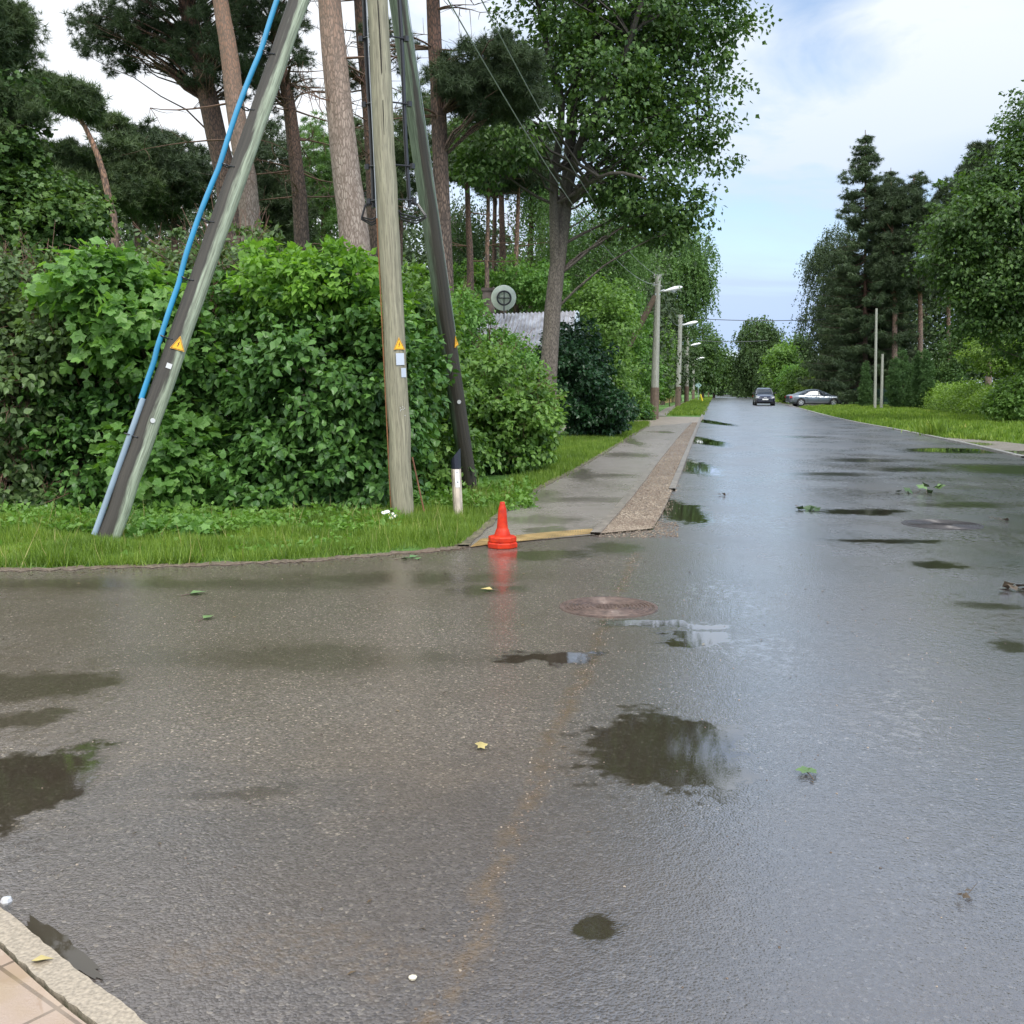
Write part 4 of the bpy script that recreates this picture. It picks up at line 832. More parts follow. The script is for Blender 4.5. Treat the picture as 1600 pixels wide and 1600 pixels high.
blobs = [mb_((1000, 60, 115, 100)), mb_((1060, 30, 105, 80), 1), mb_((1060, 160, 95, 75), .5), mb_((1010, 250, 85, 75), -.5), mb_((1040, 320, 60, 50), 0), mb_((930, 120, 80, 90), -1.5), mb_((860, 60, 70, 80), -1),
         mb_((780, 190, 70, 60), -1.5), mb_((745, 250, 50, 40), -1), mb_((950, 20, 120, 90), 2.5), mb_((1110, 230, 40, 45), .5), mb_((960, 190, 60, 55), 2), mb_((1095, 320, 25, 25), 0), mb_((990, 340, 35, 30), .5), mb_((1010, -120, 125, 110)), mb_((930, -200, 110, 100), 1), mb_((880, -80, 110, 90), -1.5), mb_((1100, -80, 75, 70), 0), mb_((820, 130, 50, 60), 1), mb_((1150, 30, 22, 30), .5), mb_((1000, 325, 75, 45), .5), mb_((1050, 365, 34, 20), 0), mb_((960, 270, 50, 40), 1.5)]
tree('maple_tree', 'big dark maple overhanging the pavement and road with forked trunk', 'tree', mtr, .27, .07, blobs, MAPLE, BARK_M, 1050, 52, .15, .78, L6, seed=42, nlimb=120, limbr=.055, forks=fk, shell=.30, flat=.55, droop=.55)

# ------------------------------------------------------------------ pines
DEADW = simple('dead_wood', (.12, .07, .045), .85)
def pine(label, Y, trunk, r0, r1, blobs, mat=PINE, bark=BARK_P, ncl=90, per=17, size=.17, csize=.33, tmpl=TF, nlimb=140, limbr=.04, dead=None, group=None, seed=None, name='pine_tree'):
    tp = [V(p[0], p[1], Y) for p in trunk]; tp[0] = tp[0]*(1, 1, 0); ncl = int(ncl*1.25)
    wb = [wblob(b[0], b[1], b[2], b[3], Y, b[4] if len(b) > 4 else None, b[5] if len(b) > 5 else 0) for b in blobs]
    def ex(root, rng, paths, cr):
        if not dead: return
        for k in range(dead[0]):
            mb = MB(); a = paths[rng.integers(3, len(paths)-1)]; z = rng.uniform(dead[1], dead[2]); i = np.argmin(abs(paths[:, 2]-z)); a = paths[i].copy()
            an = rng.uniform(0, 2*np.pi); L_ = rng.uniform(.6, 2.2); e = a+L_*np.array((math.cos(an), math.sin(an), rng.uniform(-.25, .2))); P = bez(a, (a+e)/2+rng.standard_normal(3)*.15, e, 6); tube(mb, P, np.linspace(.025, .006, 6), 4, cap=False)
            for j in range(7):
                f = P[rng.integers(2, 6)]; g = f+rng.standard_normal(3)*.28; tube(mb, bez(f, (f+g)/2+rng.standard_normal(3)*.06, g, 4), np.linspace(.009, .003, 4), 3, cap=False)
            mb.build('dead_branch', DEADW, root)
    return tree(name, label, 'pine tree', tp, r0, r1, wb, mat, bark, ncl, per, size, csize, tmpl, nlimb=nlimb, limbr=limbr, flat=.42, droop=-.5, up=.3, rnd=.9, shell=.1, ragged=.34, group=group, extra=ex, seed=seed)
PG = 'pines of the corner garden'
pine('pine with thick straight pinkish trunk left of the upright timber pole', 17.5, [(572, 640), (556, 400), (540, 260), (526, 120), (515, 0), (505, -160), (500, -400)], .275, .14,
     [(500, -330, 170, 90, 2), (470, -420, 140, 80, 1.5), (600, -400, 150, 80, 2)], ncl=120, dead=(7, 5.5, 8.5), group=PG)
pine('pine with pale grey orange trunk seen above the leaning pole', 23, [(402, 600), (392, 350), (372, 200), (358, 80), (344, 0), (330, -150), (325, -330)], .25, .12,
     [(330, -260, 150, 80, 2), (400, -150, 110, 60, 2)], ncl=110, dead=(4, 5.5, 8), group=PG)
pine('dark brown pine trunk with needle branches hanging left into the sky gap', 26, [(372, 600), (362, 350), (335, 200), (310, 90), (292, 0), (280, -150), (275, -330)], .30, .14,
     [(205, 35, 55, 32, 1.2), (150, 50, 40, 30, 1), (240, 60, 45, 28, 1), (185, 90, 40, 14, .8), (290, 60, 40, 60, 1.2), (265, 20, 50, 50, 1.5), (320, 120, 28, 28, .8), (370, 70, 40, 60, 2), (330, -60, 110, 60, 2.0), (210, -80, 100, 45, 2.0), (340, -220, 90, 60, 2), (395, 20, 30, 40, 1)], PINE_D, BARK_PD, ncl=520, per=16, size=.17, nlimb=260, group=PG)
pine('slim brown pine trunk with brown dead twigs between leaning and thick pine', 27, [(478, 600), (472, 370), (462, 250), (450, 150), (436, 90), (425, 0), (410, -150)], .22, .10,
     [(440, 40, 40, 40, 1.2), (470, 110, 30, 30, 1), (410, 130, 25, 30, 1), (420, -100, 110, 80, 2)], PINE_D, BARK_PD, ncl=130, dead=(26, 5.5, 11), group=PG)
pine('dark slender pine trunk hidden partly behind the upright timber pole', 29, [(592, 600), (586, 350), (578, 180), (566, 60), (558, -80), (552, -250)], .24, .12,
     [(560, -150, 110, 80, 2), (610, 70, 35, 35, 1), (545, 110, 25, 20, 1)], PINE_D, BARK_PD, ncl=110, dead=(12, 6, 12), group=PG)
pine('grey pine trunk rising straight right of the dark leaning pole', 22, [(702, 640), (697, 480), (690, 300), (684, 150), (678, 40), (672, -120), (670, -300)], .20, .11,
     [(760, 125, 75, 42, 1.3), (720, 130, 40, 30, 1), (800, 100, 40, 30, 1, -.5), (780, 165, 50, 18, 1), (700, -200, 140, 90, 2)], PINE_D, BARK_PD, ncl=420, per=24, size=.17, nlimb=120, dead=(16, 6.5, 11), group=PG)
pine('pine crown leaning in at the top left corner of the photo', 19, [(-60, 640), (-70, 400), (-75, 200), (-70, 60), (-60, -120), (-50, -260)], .24, .12,
     [(-20, 60, 50, 50, 1.0), (5, 150, 45, 22, .8), (-20, 210, 55, 34, .8), (48, 185, 26, 8, .4), (20, 20, 24, 18, .6), (-110, -80, 100, 70, 1.5), (-70, 130, 50, 80, 1.2)], PINE, BARK_PD, ncl=520, per=15, size=.16, nlimb=160, group=PG)
# leafy tree at the left
tree('leafy_tree', 'leafy green broadleaf tree bulging in from the left edge above the shrubs', 'tree', [V(-30, 640, 19)*(1, 1, 0), V(-20, 450, 19), V(10, 300, 19)], .14, .05,
     [wblob(40, 330, 95, 75, 19), wblob(-40, 250, 90, 90, 19), wblob(110, 330, 50, 38, 19, .8), wblob(-10, 390, 90, 50, 18.4), wblob(10, 160, 35, 40, 19, .6), wblob(-60, 120, 80, 80, 19.5)], MAPLE, BARK_PD, 330, 58, .11, .45, MA, nlimb=60, limbr=.03)
# mid-distance pines at the left, one crown each
for (lab, Y, tr, r, bl, mt_, bk) in [
    ('thin crooked orange pine leaning left in the sky gap', 34, [(182, 600), (180, 380), (172, 320), (155, 250), (128, 190), (100, 165)], .15, [(95, 150, 38, 14, 1), (75, 135, 22, 10, .8), (130, 165, 22, 12, .8), (120, 150, 18, 14, .8)], PINE, BARK_F),
    ('low pine crown just right of the crooked orange pine', 38, [(215, 600), (214, 350), (210, 250)], .14, [(200, 238, 32, 26, 1.6), (175, 275, 36, 28, 2), (220, 300, 38, 36, 2), (182, 198, 16, 10, 1.2)], PINE, BARK_PD),
    ('dense dark pine crown left of the leaning pole, flat topped', 40, [(275, 600), (272, 350), (268, 250)], .18, [(262, 248, 34, 32, 1.8), (300, 275, 34, 40, 2), (250, 310, 40, 40, 2), (240, 212, 20, 10, 1.5)], PINE_D, BARK_PD),
    ('pine crown seen between the pinkish trunks at mid height', 42, [(410, 600), (412, 350), (415, 220)], .18, [(420, 250, 40, 50, 2), (440, 320, 50, 60, 2), (400, 330, 40, 40, 2)], PINE_D, BARK_PD),
    ('olive pine crown right of the thick pinkish trunk', 38, [(620, 600), (625, 350), (628, 230)], .16, [(640, 230, 30, 40, 2), (600, 290, 60, 50, 2), (655, 180, 26, 40, 1.5), (560, 250, 30, 50, 2)], PINE, BARK_PD),
    ('soft green pine crown behind the slim brown trunk', 46, [(505, 600), (506, 350), (508, 220)], .18, [(500, 240, 40, 50, 2), (520, 330, 60, 60, 3), (480, 290, 40, 50, 2)], BIRCH, BARK_PD),
    ('dull green pine crown at the far left behind the leafy tree', 36, [(110, 600), (105, 300), (100, 220)], .18, [(120, 262, 42, 26, 2), (60, 245, 40, 24, 2), (140, 300, 45, 40, 2)], PINE, BARK_PD)]:
    pine(lab, Y, tr, r, r*.35, bl, mt_, bk, ncl=330, per=13, size=.24, csize=.46, tmpl=TF2, nlimb=50, limbr=.03, group='pines beyond the garden')
# trunks standing between the right leaning pole and the maple, their crowns above
for k, (lab, Y, xb, xt, r, yb, bl) in enumerate([
    ('bright orange slender pine trunk, left one of the sunlit trunk pair', 44, 761, 764, .115, 240, [(765, 250, 38, 30, 2)]),
    ('bright orange slender pine trunk nearest to the maple trunk', 46, 806, 812, .13, 230, [(812, 250, 38, 32, 2)]),
    ('brown pine trunk left of the pair of orange trunks', 42, 735, 728, .17, 230, [(725, 240, 36, 34, 2)]),
    ('dark pine trunk between the pair of orange trunks', 50, 786, 782, .20, 240, [(785, 255, 30, 30, 2)]),
    ('second dark pine trunk, thinner, above the house chimney', 55, 772, 774, .16, 240, [(775, 270, 30, 30, 2)]),
    ('dark pine trunk seen just left of the maple trunk', 52, 828, 833, .19, 240, [(835, 260, 30, 34, 2)])]):
    pine(lab, Y, [(xb, 600), (xb, 430), ((xb+xt)/2, 340), (xt, yb)], r, r*.5, bl, PINE_D if k != 2 else PINE, BARK_F if k < 2 else BARK_PD, ncl=90, per=30, size=.30, csize=.8, tmpl=TF2, nlimb=30, limbr=.03, dead=(5, 6, 10), group='pine trunks behind the house')

# ------------------------------------------------------------------ birches with hanging twigs
def birch(label, Y, trunk, r0, blobs, ncl=150, strands=9, per=17, size=.11, mat=BIRCH, sl=(.8, 2.2), bark=BARK_B, name='birch_tree', cat='birch tree', group=None, nlimb=60):
    TREEN[0] += 1; rng = np.random.default_rng(TREEN[0]*13+5); tp = [V(p[0], p[1], Y) for p in trunk]; tp[0] = tp[0]*(1, 1, 0)
    wb = [wblob(b[0], b[1], b[2], b[3], Y, b[4] if len(b) > 4 else None) for b in blobs]
    root = thing(name, label, cat, tp[0], group); mb = MB(); path = densify(tp, 12); tube(mb, path, np.linspace(r0, r0*.3, 12), 10, wob=.03, rng=rng)
    cr = Crown(wb, ncl, rng, .35); sel = rng.choice(ncl, min(nlimb, ncl), replace=False)
    for k in sel: limb(mb, path, cr.P[k], .045, rng, lift=.22)
    mb.build('trunk', bark, root, smooth=True, uv=True)
    n = ncl*strands; st = np.repeat(cr.P, strands, 0)+rng.standard_normal((n, 3))*(.45, .45, .3); L_ = rng.uniform(sl[0], sl[1], n); dirn = np.repeat(cr.D, strands, 0)*(.25, .25, 0)+rng.standard_normal((n, 3))*(.10, .10, 0)+(0, 0, -1)
    s = rng.uniform(0, 1, (n, per)); P = st[:, None]+dirn[:, None]*(L_[:, None]*s)[..., None]+rng.standard_normal((n, per, 3))*.05; P = P.reshape(-1, 3); P[:, 2] = np.maximum(P[:, 2], .3)
    m_ = len(P); lb = MB(); leaves(lb, P, norm(rng.standard_normal((m_, 3))), size, QD, rng, .9, .5, .3); lb.build('crown', mat, root); return root
birch('weeping birch with hanging sprays beside the big maple trunk', 50, [(955, 620), (950, 400), (940, 330)], .18, [(930, 350, 50, 40), (910, 420, 40, 40), (960, 400, 40, 40), (990, 360, 30, 30)], ncl=170)
birch('tall weeping birch overhanging the row of street lamps', 100, [(1000, 620), (1002, 480), (1005, 380)], .2, [(1035, 400, 60, 50), (1060, 440, 40, 60), (1010, 450, 50, 55), (1085, 430, 14, 40), (1085, 380, 16, 22), (1035, 500, 26, 30)], ncl=420, size=.22, sl=(1.2, 3.4))
birch('birch curtain left of the maple fork, pale yellow green', 52, [(850, 620), (848, 400), (845, 300)], .17, [(850, 330, 24, 60), (840, 280, 26, 40), (870, 420, 30, 40)], ncl=130)
birch('slender birch with pale trunk section behind the conical tree', 58, [(1002, 620), (1001, 500), (1000, 440)], .16, [(960, 450, 30, 30), (900, 400, 30, 40)], ncl=70)
birch('dark birch sprays left of the house chimney', 48, [(716, 620), (716, 450), (714, 360)], .16, [(725, 400, 24, 45), (715, 330, 22, 35)], ncl=80, mat=FAR)

# ------------------------------------------------------------------ far left roadside trees and right side
def far_tree(label, Y, px, top, rx, bot=600, mat=FAR, name='roadside_tree', ncl=150, per=40, size=.30, csize=1.1, extra=(), group=None, cat='tree', bark=BARK_PD, tmpl=QD, shape=1.0, rt=.2):
    h = (bot-top)/2; bl = [(px, top+h*.65, rx*.75, h*.65), (px-rx*.25, top+h*1.2, rx*.8, h*.7), (px+rx*.3, top+h*1.3, rx*.75, h*.65)]+list(extra)
    wb = [wblob(b[0], b[1], b[2], b[3], Y, min(rx*Y/1600, 4)) for b in bl]; b0 = V(px, 640, Y)*(1, 1, 0)
    return tree(name, label, cat, [b0, V(px+1, (top+bot)/2, Y), V(px, top+10, Y)], rt, .05, wb, mat, bark, ncl, per, size, csize, tmpl, nlimb=30, limbr=.05, zmin=.2, group=group, sides=6)
RG = 'trees lining the left side of the far road'
far_tree('dark broadleaf tree behind the second street lamp', 122, 1062, 500, 30, 612, FAR, ncl=220, group=RG)
far_tree('shadowy conifer filling the gap behind the lamp row', 96, 1035, 470, 34, 600, FARP, ncl=260, group=RG, name='conifer')
far_tree('fresh green tree standing over the pavement beyond the third lamp', 150, 1098, 505, 26, 612, MAPLE, ncl=240, size=.36, csize=1.4, group=RG)
far_tree('dark green tree reaching the road beyond the fourth lamp', 165, 1115, 522, 22, 614, MAPLE, ncl=200, size=.45, csize=1.8, group=RG)
far_tree('last dark tree before the bend, leaning to the road', 210, 1128, 548, 14, 614, FAR, ncl=120, size=.55, csize=2, group=RG)
far_tree('low dark tree behind the yellow board fence', 112, 1046, 545, 22, 610, FARP, ncl=160, group=RG)
RR = 'trees lining the right side of the far road'
birch('rounded birch standing over the bend of the road', 165, [(1182, 618), (1183, 560), (1184, 500)], .3, [(1180, 515, 22, 24, 3), (1200, 525, 18, 22, 3), (1175, 560, 26, 34, 4), (1200, 570, 22, 30, 4)], ncl=260, strands=9, per=14, size=.38, sl=(1.5, 4), mat=FAR, group=RR)
far_tree('light green feathery tree right of the rounded birch', 130, 1222, 535, 22, 605, BUSH, ncl=180, size=.36, csize=1.5, group=RR)
far_tree('round clipped light green bush behind the dark car', 112, 1235, 572, 17, 606, MAPLE_L, ncl=120, size=.25, csize=.8, group=RR, name='round_bush', cat='bush')
far_tree('yellow green bush behind the silver car', 102, 1276, 590, 26, 618, SPIREA, ncl=120, size=.22, csize=.8, group=RR, name='roadside_bush', cat='bush')
far_tree('green bush right above the silver car roof', 105, 1252, 575, 24, 616, BUSH, ncl=140, size=.24, csize=.9, group=RR, name='roadside_bush', cat='bush')
far_tree('small bush at the verge left of the silver car', 108, 1226, 606, 8, 624, BUSH, ncl=40, size=.2, csize=.5, group=RR, name='roadside_bush', cat='bush')
far_tree('slender dark tree beyond the round clipped bush', 140, 1250, 520, 22, 600, FAR, ncl=180, size=.4, csize=1.6, group=RR)
far_tree('dark tree closing the view at the bend', 235, 1140, 562, 12, 614, FAR, ncl=90, size=.6, csize=2, group=RR)
far_tree('bushy tree right of the bend below the birch', 190, 1160, 585, 16, 614, FAR, ncl=90, size=.5, csize=1.8, group=RR)
# spruce
def spruce(label, Y, px, top, base_rx, mat=SPRUCE, rows=34, name='spruce_tree', lean=0, ragged=.3, r=.28, seed=4, dark=BARK_PD, size=.38):
    rng = np.random.default_rng(seed); b0 = V(px+lean, 640, Y)*(1, 1, 0); tp = V(px, top, Y); root = thing(name, label, 'spruce tree', b0); mb = MB(); P = np.array([b0*(1-s)+tp*s for s in np.linspace(0, 1, 12)])
    tube(mb, P, np.linspace(r, .03, 12), 8); H = tp[2]; lb = MB(); RX = base_rx*Y/1600; pts = []; od = []
    for k in range(rows):
        s = max(.0, (k+rng.uniform(-.3, .3))/rows); z = H*(.985-.93*s); rad = RX*(s**.6)*rng.uniform(1-ragged, 1.08)+.25
        for j in range(int(5+6*s)):
            an = rng.uniform(0, 2*np.pi); rr = rad*rng.uniform(.6, 1.1); a = b0*(1-z/H)+tp*z/H; a[2] = z; e = a+rr*np.array((math.cos(an), math.sin(an), 0))+(0, 0, -.22*rr+.12*rr*(s < .4)); m_ = (a+e)/2+(0, 0, -.14*rr); B = bez(a, m_, e+(0, 0, .1*rr), 7)
            tube(mb, B, np.linspace(.035, .008, 7), 4, cap=False); n = int(9+rr*17); t_ = rng.uniform(.25 if s > .3 else .05, 1, n)**.8; i = np.minimum((t_*6).astype(int), 5); f = (t_*6-i)[:, None]; q = B[i]*(1-f)+B[i+1]*f
            q = q+rng.standard_normal((n, 3))*(.16, .16, .05); q[:, 2] -= rng.uniform(0, .55, n)*(.4+.6*s); pts.append(q); dd = np.tile(norm(e-a), (n, 1))*.5+(0, 0, -.8); od.append(dd)
    pts = np.concatenate(pts); od = norm(np.concatenate(od)); n = len(pts); g = rng.standard_normal((n, 3)); scatter(lb, pts, od+g*.3, g, size*rng.uniform(.6, 1.2, n), TF2)
    mb.build('trunk', dark, root, smooth=True, uv=True); lb.build('crown', mat, root); return root
spruce('tallest spruce with layered drooping branches right of the road', 94, 1352, 203, 92, rows=54, seed=4)
spruce('lower wide spruce half hidden at the right of the tallest one', 96, 1392, 262, 56, PINE_D, 36, seed=8)
birch('drooping birch on the road side of the tallest spruce', 102, [(1322, 630), (1318, 500), (1312, 400)], .2, [(1300, 420, 34, 50, 3), (1290, 480, 30, 50, 3), (1315, 370, 22, 30, 2), (1310, 540, 40, 50, 3), (1285, 400, 18, 20, 2), (1335, 480, 40, 60, 3)], ncl=420, size=.17, mat=SPRUCE, bark=BARK_PD)
far_tree('dark conifer mass low behind the pale bare pole', 104, 1345, 520, 55, 612, FARP, ncl=330, size=.26, group=RR, name='conifer')
for lab, Y, px, xt, top, r in [('right pine with orange upper trunk beside the tallest spruce', 92, 1398, 1392, 282, .28), ('pine with airy crown between the spruce and the big leafy tree', 92, 1438, 1428, 275, .26),
    ('smaller dense pine left of the big leafy tree', 95, 1482, 1480, 285, .24), ('pine behind the big leafy tree with dark sloping crown', 80, 1545, 1530, 225, .26)]:
    far = [(xt, top+22, 16, 20, 2), (xt-14, top+52, 20, 18, 2.2), (xt+16, top+66, 22, 20, 2.2), (xt, top+100, 26, 20, 2.5), (xt-10, top+140, 22, 20, 2.5), (xt+12, top+165, 22, 18, 2)]
    pine(lab, Y, [(px, 620), (px, 480), ((px+xt)/2, 380), (xt, top)], r, .06, far, PINE_D, BARK_F, ncl=330, per=16, size=.36, csize=.60, tmpl=TF2, nlimb=110, limbr=.05, dead=(8, 6, 14), group='tall pines on the right')
# big leafy tree right
yR = 46
bl = [(1590, 290, 62, 85), (1650, 190, 68, 80), (1530, 340, 70, 60), (1500, 400, 55, 40), (1560, 440, 90, 60), (1620, 380, 110, 110), (1540, 490, 60, 40), (1640, 480, 100, 70), (1480, 385, 28, 18), (1690, 250, 100, 120), (1545, 270, 22, 26)]
tree('maple_tree', 'huge leafy maple filling the right edge above the hedge', 'tree', [V(1650, 640, yR)*(1, 1, 0), V(1648, 400, yR), V(1645, 190, yR)], .35, .1, [wblob(b[0], b[1], b[2], b[3], yR, min(b[2], b[3])*yR/1600) for b in bl], MAPLE, BARK_M, 1150, 50, .19, 1.0, L6, nlimb=90, limbr=.07, flat=.5, droop=.6)
shrub('dark green rounded shrub under the huge maple left of the light bush', 86, [(1490, 560, 34, 40), (1475, 590, 28, 26), (1520, 540, 30, 40)], MAPLE, ncl=380, per=40, size=.18, csize=.6, tmpl=L6, dep=1.8)
shrub('sprawling yellow green bush at the right edge behind the hedge', 58, [(1555, 550, 40, 34), (1595, 545, 40, 34), (1630, 580, 50, 50)], SPIREA, ncl=420, per=42, size=.15, csize=.5, tmpl=L6, dep=1.5)
# clipped hedge on the right: a long low shrub row
ha, hb = G(1408, 634), G(1640, 664)
def hedge():
    rng = np.random.default_rng(31); root = thing('hedge', 'long low yellow green hedge with drooping sprays along the right verge', 'hedge', (ha+hb)/2); n = 1500; s = rng.uniform(0, 1, n); c = ha*(1-s[:, None])+hb*s[:, None]
    side = norm(np.array([-(hb-ha)[1], (hb-ha)[0], 0])); a = rng.uniform(0, np.pi, n); hgt = 1.55+.18*np.sin(s*23)+.12*np.sin(s*51); off = (np.cos(a)*.9)[:, None]*side; z = np.sin(a)**.6*hgt; P0 = c+off; P0[:, 2] = z*rng.uniform(.75, 1.05, n)
    per = 34; ci = np.repeat(np.arange(n), per); P = P0[ci]+rng.standard_normal((n*per, 3))*.2; P[:, 2] = np.maximum(P[:, 2], .05); D = norm((P0-c)*(1, 1, .7))[ci]; lb = MB(); leaves(lb, P, D, .13, L6, rng, .5, .6, .8); lb.build('foliage', SPIREA, root)
    mb = MB()
    for k in range(60):
        s_ = k/59; q = ha*(1-s_)+hb*s_; tube(mb, [q, q+(rng.normal(0, .2), rng.normal(0, .2), 1.2)], .02, 4)
    mb.build('stem', STEM, root)
hedge()
shrub('arching leafy bush at the right end of the hedge above the dark hollow', 46, [(1592, 618, 34, 28), (1570, 632, 20, 18), (1630, 600, 34, 40)], BUSH, ncl=330, per=42, size=.16, csize=.5, tmpl=L6, dep=1.4)
# thujas
for k, (px, top, rx, Y, lab) in enumerate([(1352, 571, 8, 82, 'lone small pointed thuja left of the pale bare pole'), (1397, 566, 10, 78, 'leftmost pointed thuja of the row behind the fence'), (1411, 545, 12, 80, 'tallest pointed thuja of the row behind the fence'),
    (1426, 572, 9, 76, 'short thuja between the tallest one and the column pair'), (1435, 552, 8, 74, 'left columnar thuja of the dark pair over the hedge'), (1448, 550, 8.5, 73, 'right columnar thuja of the dark pair over the hedge')]):
    bot = 634; h = bot-top; wb = [wblob(px, top+h*f, rx*g, h*.2, Y, rx*g*Y/1600) for f, g in ((.15, .35), (.3, .65), (.5, .9), (.7, 1), (.88, .95))]; b0 = V(px, 640, Y)*(1, 1, 0)
    tree('thuja', lab, 'conifer', [b0, V(px, (top+bot)/2, Y), V(px, top+6, Y)], .06, .02, wb, THUJA, STEM, 120, 34, .16, .3, TF2, nlimb=10, limbr=.02, group='thujas behind the green fence', zmin=.05, droop=-.6, up=.2, sides=6, flat=1.0)

# ------------------------------------------------------------------ woodland far behind (reads as one mass)
def woodland(name, label, x0, x1, Y, top0, top1, mat, ncl, seed, size=.34, thick=6, trunks=0, hole=.0, bottom=0):
    g = np.random.default_rng(seed); px = g.uniform(x0, x1, ncl); Ys = Y+g.uniform(-thick, thick, ncl); f = (px-x0)/(x1-x0)
    tops = top0+(top1-top0)*f+18*np.sin(px/23.+seed)+12*np.sin(px/9.)+14*np.sin(px/61.)
    py = tops+(606-tops)*g.uniform(0, 1, ncl)**.9; C = np.array([V(a, b, y) for a, b, y in zip(px, py, Ys)]); C[:, 2] = np.maximum(C[:, 2], .3)
    per = 50; ci = np.repeat(np.arange(ncl), per); P = C[ci]+g.standard_normal((ncl*per, 3))*(1.0, .8, .55); P[:, 2] = np.maximum(P[:, 2], .1); mb = MB(); leaves(mb, P, norm(g.standard_normal((len(P), 3))), size, QD, g, .2, .8, .6)
    for k in range(trunks):
        a = g.uniform(x0, x1); y = Y+g.uniform(-thick, thick); b0 = V(a, 620, y)*(1, 1, 0); tube(mb, [b0, V(a+g.uniform(-6, 6), top0+60, y)], [g.uniform(.12, .22), .08], 6, cap=False)
    o = mb.build(name, mat); return tag(o, label, 'woodland', kind='stuff')
woodland('woodland', 'dark far pinewood closing the view behind the house and shrubs', -150, 1022, 74, 290, 400, FARP, 2300, 3, size=.36)
woodland('woodland', 'greenish undergrowth of the wood behind the corner shrubs', -150, 760, 58, 400, 430, FAR, 800, 5, size=.30, thick=4)
woodland('woodland', 'far wood on the right behind the pines and hedge', 1290, 1800, 122, 470, 330, FARP, 1100, 7, size=.5, thick=6)
woodland('woodland', 'distant wood closing the end of the road', 1040, 1330, 255, 585, 560, FARP, 420, 9, size=.9, thick=10)
#==MISC==
# ------------------------------------------------------------------ house with dish
def house():
    root = thing('house', 'low pale house with grey corrugated roof behind the corner shrubs', 'house', V(800, 600, 37)*(1, 1, 0)); A, B = V(690, 493, 40.5), V(899, 486, 38.5); A2, B2 = V(672, 566, 36.4), V(889, 560, 34.6); n = 220
    t_ = np.linspace(0, 1, n)[:, None]; ridge = A*(1-t_)+B*t_; eave = A2*(1-t_)+B2*t_; nn = norm(np.cross(B-A, A2-A)); nn = nn if nn[2] > 0 else -nn
    wv = .028*np.sin(np.linspace(0, 2*np.pi*n/6.2, n))[:, None]; mb = MB(); k = np.arange(n-1)
    r2, e2 = ridge+nn*wv, eave+nn*wv; mb.add(np.concatenate([r2, e2, r2-nn*.05, e2-nn*.05]), np.concatenate([np.stack([k, k+n, k+n+1, k+1], 1), np.stack([k+n, k+3*n, k+3*n+1, k+n+1], 1)]))
    back = 2*ridge-eave; back[:, 2] = eave[:, 2]; back = back+nn*(-.02); mb.add(np.concatenate([r2, back]), np.stack([k, k+1, k+n+1, k+n], 1))
    m, t, b, o = newmat('roof_sheet'); P = pos(t); nz_ = noise(t, P, 1.8, 5, .65).outputs[0]; c = ramp(t, [(.3, (.22, .20, .19)), (.5, (.42, .40, .40)), (.7, (.62, .61, .62))], nz_); t.links.new(c, b.inputs['Base Color']); b.inputs['Roughness'].default_value = .5
    mb.build('roof', m, root)
    mb = MB(); W = plain('pale_yellow_wall', (.52, .47, .33), .8)
    g = np.array((A2+B2)/2); wl = [A2*.97+B2*.03+(0, .5, -.1), B2*.99+A2*.01+(-.3, .5, -.1), (B*.985+A*.015)+(-.2, 0, -.25)]
    bk = 2*B-B2; bk[2] = B2[2]-.1; bk += (-.3, -.4, 0); ak = 2*A-A2; ak[2] = A2[2]-.1
    def dn(p): return np.array((p[0], p[1], 0.))
    mb.add(np.array([dn(wl[0]), dn(wl[1]), wl[1], wl[0], dn(bk), bk, wl[2], dn(ak), ak]), [(0, 1, 2, 3), (1, 4, 5, 6, 2), (4, 7, 8, 5), (7, 0, 3, 8)]); mb.build('wall', W, root)
    mb = MB(); e = B+(B-A)/np.linalg.norm(B-A)*.06; e2_ = B2+(B-A)/np.linalg.norm(B-A)*.06; bk2 = 2*e-e2_; bk2[2] = e2_[2]
    for p, q in ((e, e2_), (e, bk2)): tube(mb, [p+(0, 0, -.06), q+(0, 0, -.06)], .09, 4)
    mb.build('bargeboard', plain('pale_blue_board', (.55, .62, .66), .5), root)
    for s0 in (.45, .7):
        p = wl[0]*(1-s0)+wl[1]*s0; mb = MB(); d_ = norm(wl[1]-wl[0]); box(mb, (p[0], p[1]-.04, 1.55), (1.1, .08, 1.2), math.atan2(d_[1], d_[0])); f = mb.build('window', plain('window_white', (.7, .7, .68), .4), root)
        mb = MB(); box(mb, (p[0], p[1]-.09, 1.55), (.9, .02, 1.0), math.atan2(d_[1], d_[0])); mb.build('pane', plain('window_glass', (.03, .04, .05), .05), f)
    c = V(763, 472, 40); mb = MB(); box(mb, c+(0, 0, -.15), (.44, .44, 1.35)); box(mb, c+(0, 0, .46), (.52, .52, .10)); 
    mb.build('chimney', simple('sooty_brick', (.13, .10, .085), .85, nscale=3.5, var=.6), root)
    mb = MB(); q = V(771.5, 470, 39.9); box(mb, q+(.0, 0, -.1), (.05, .05, 1.25)); mb.build('antenna_mast', simple('old_wood_mast', (.35, .30, .26), .7), root)
    return root
house()
dc = V(787, 465.5, 38.6); root = thing('satellite_dish', 'round pale satellite dish with dark cross frame on the house roof', 'satellite dish', dc+(0, 0, -.7))
yv = norm(np.array((0, 0, CAM_H))-dc+(3.5, 0, -1)); xs = norm(np.cross(yv, (0, 0, 1.))); zs = np.cross(xs, yv)
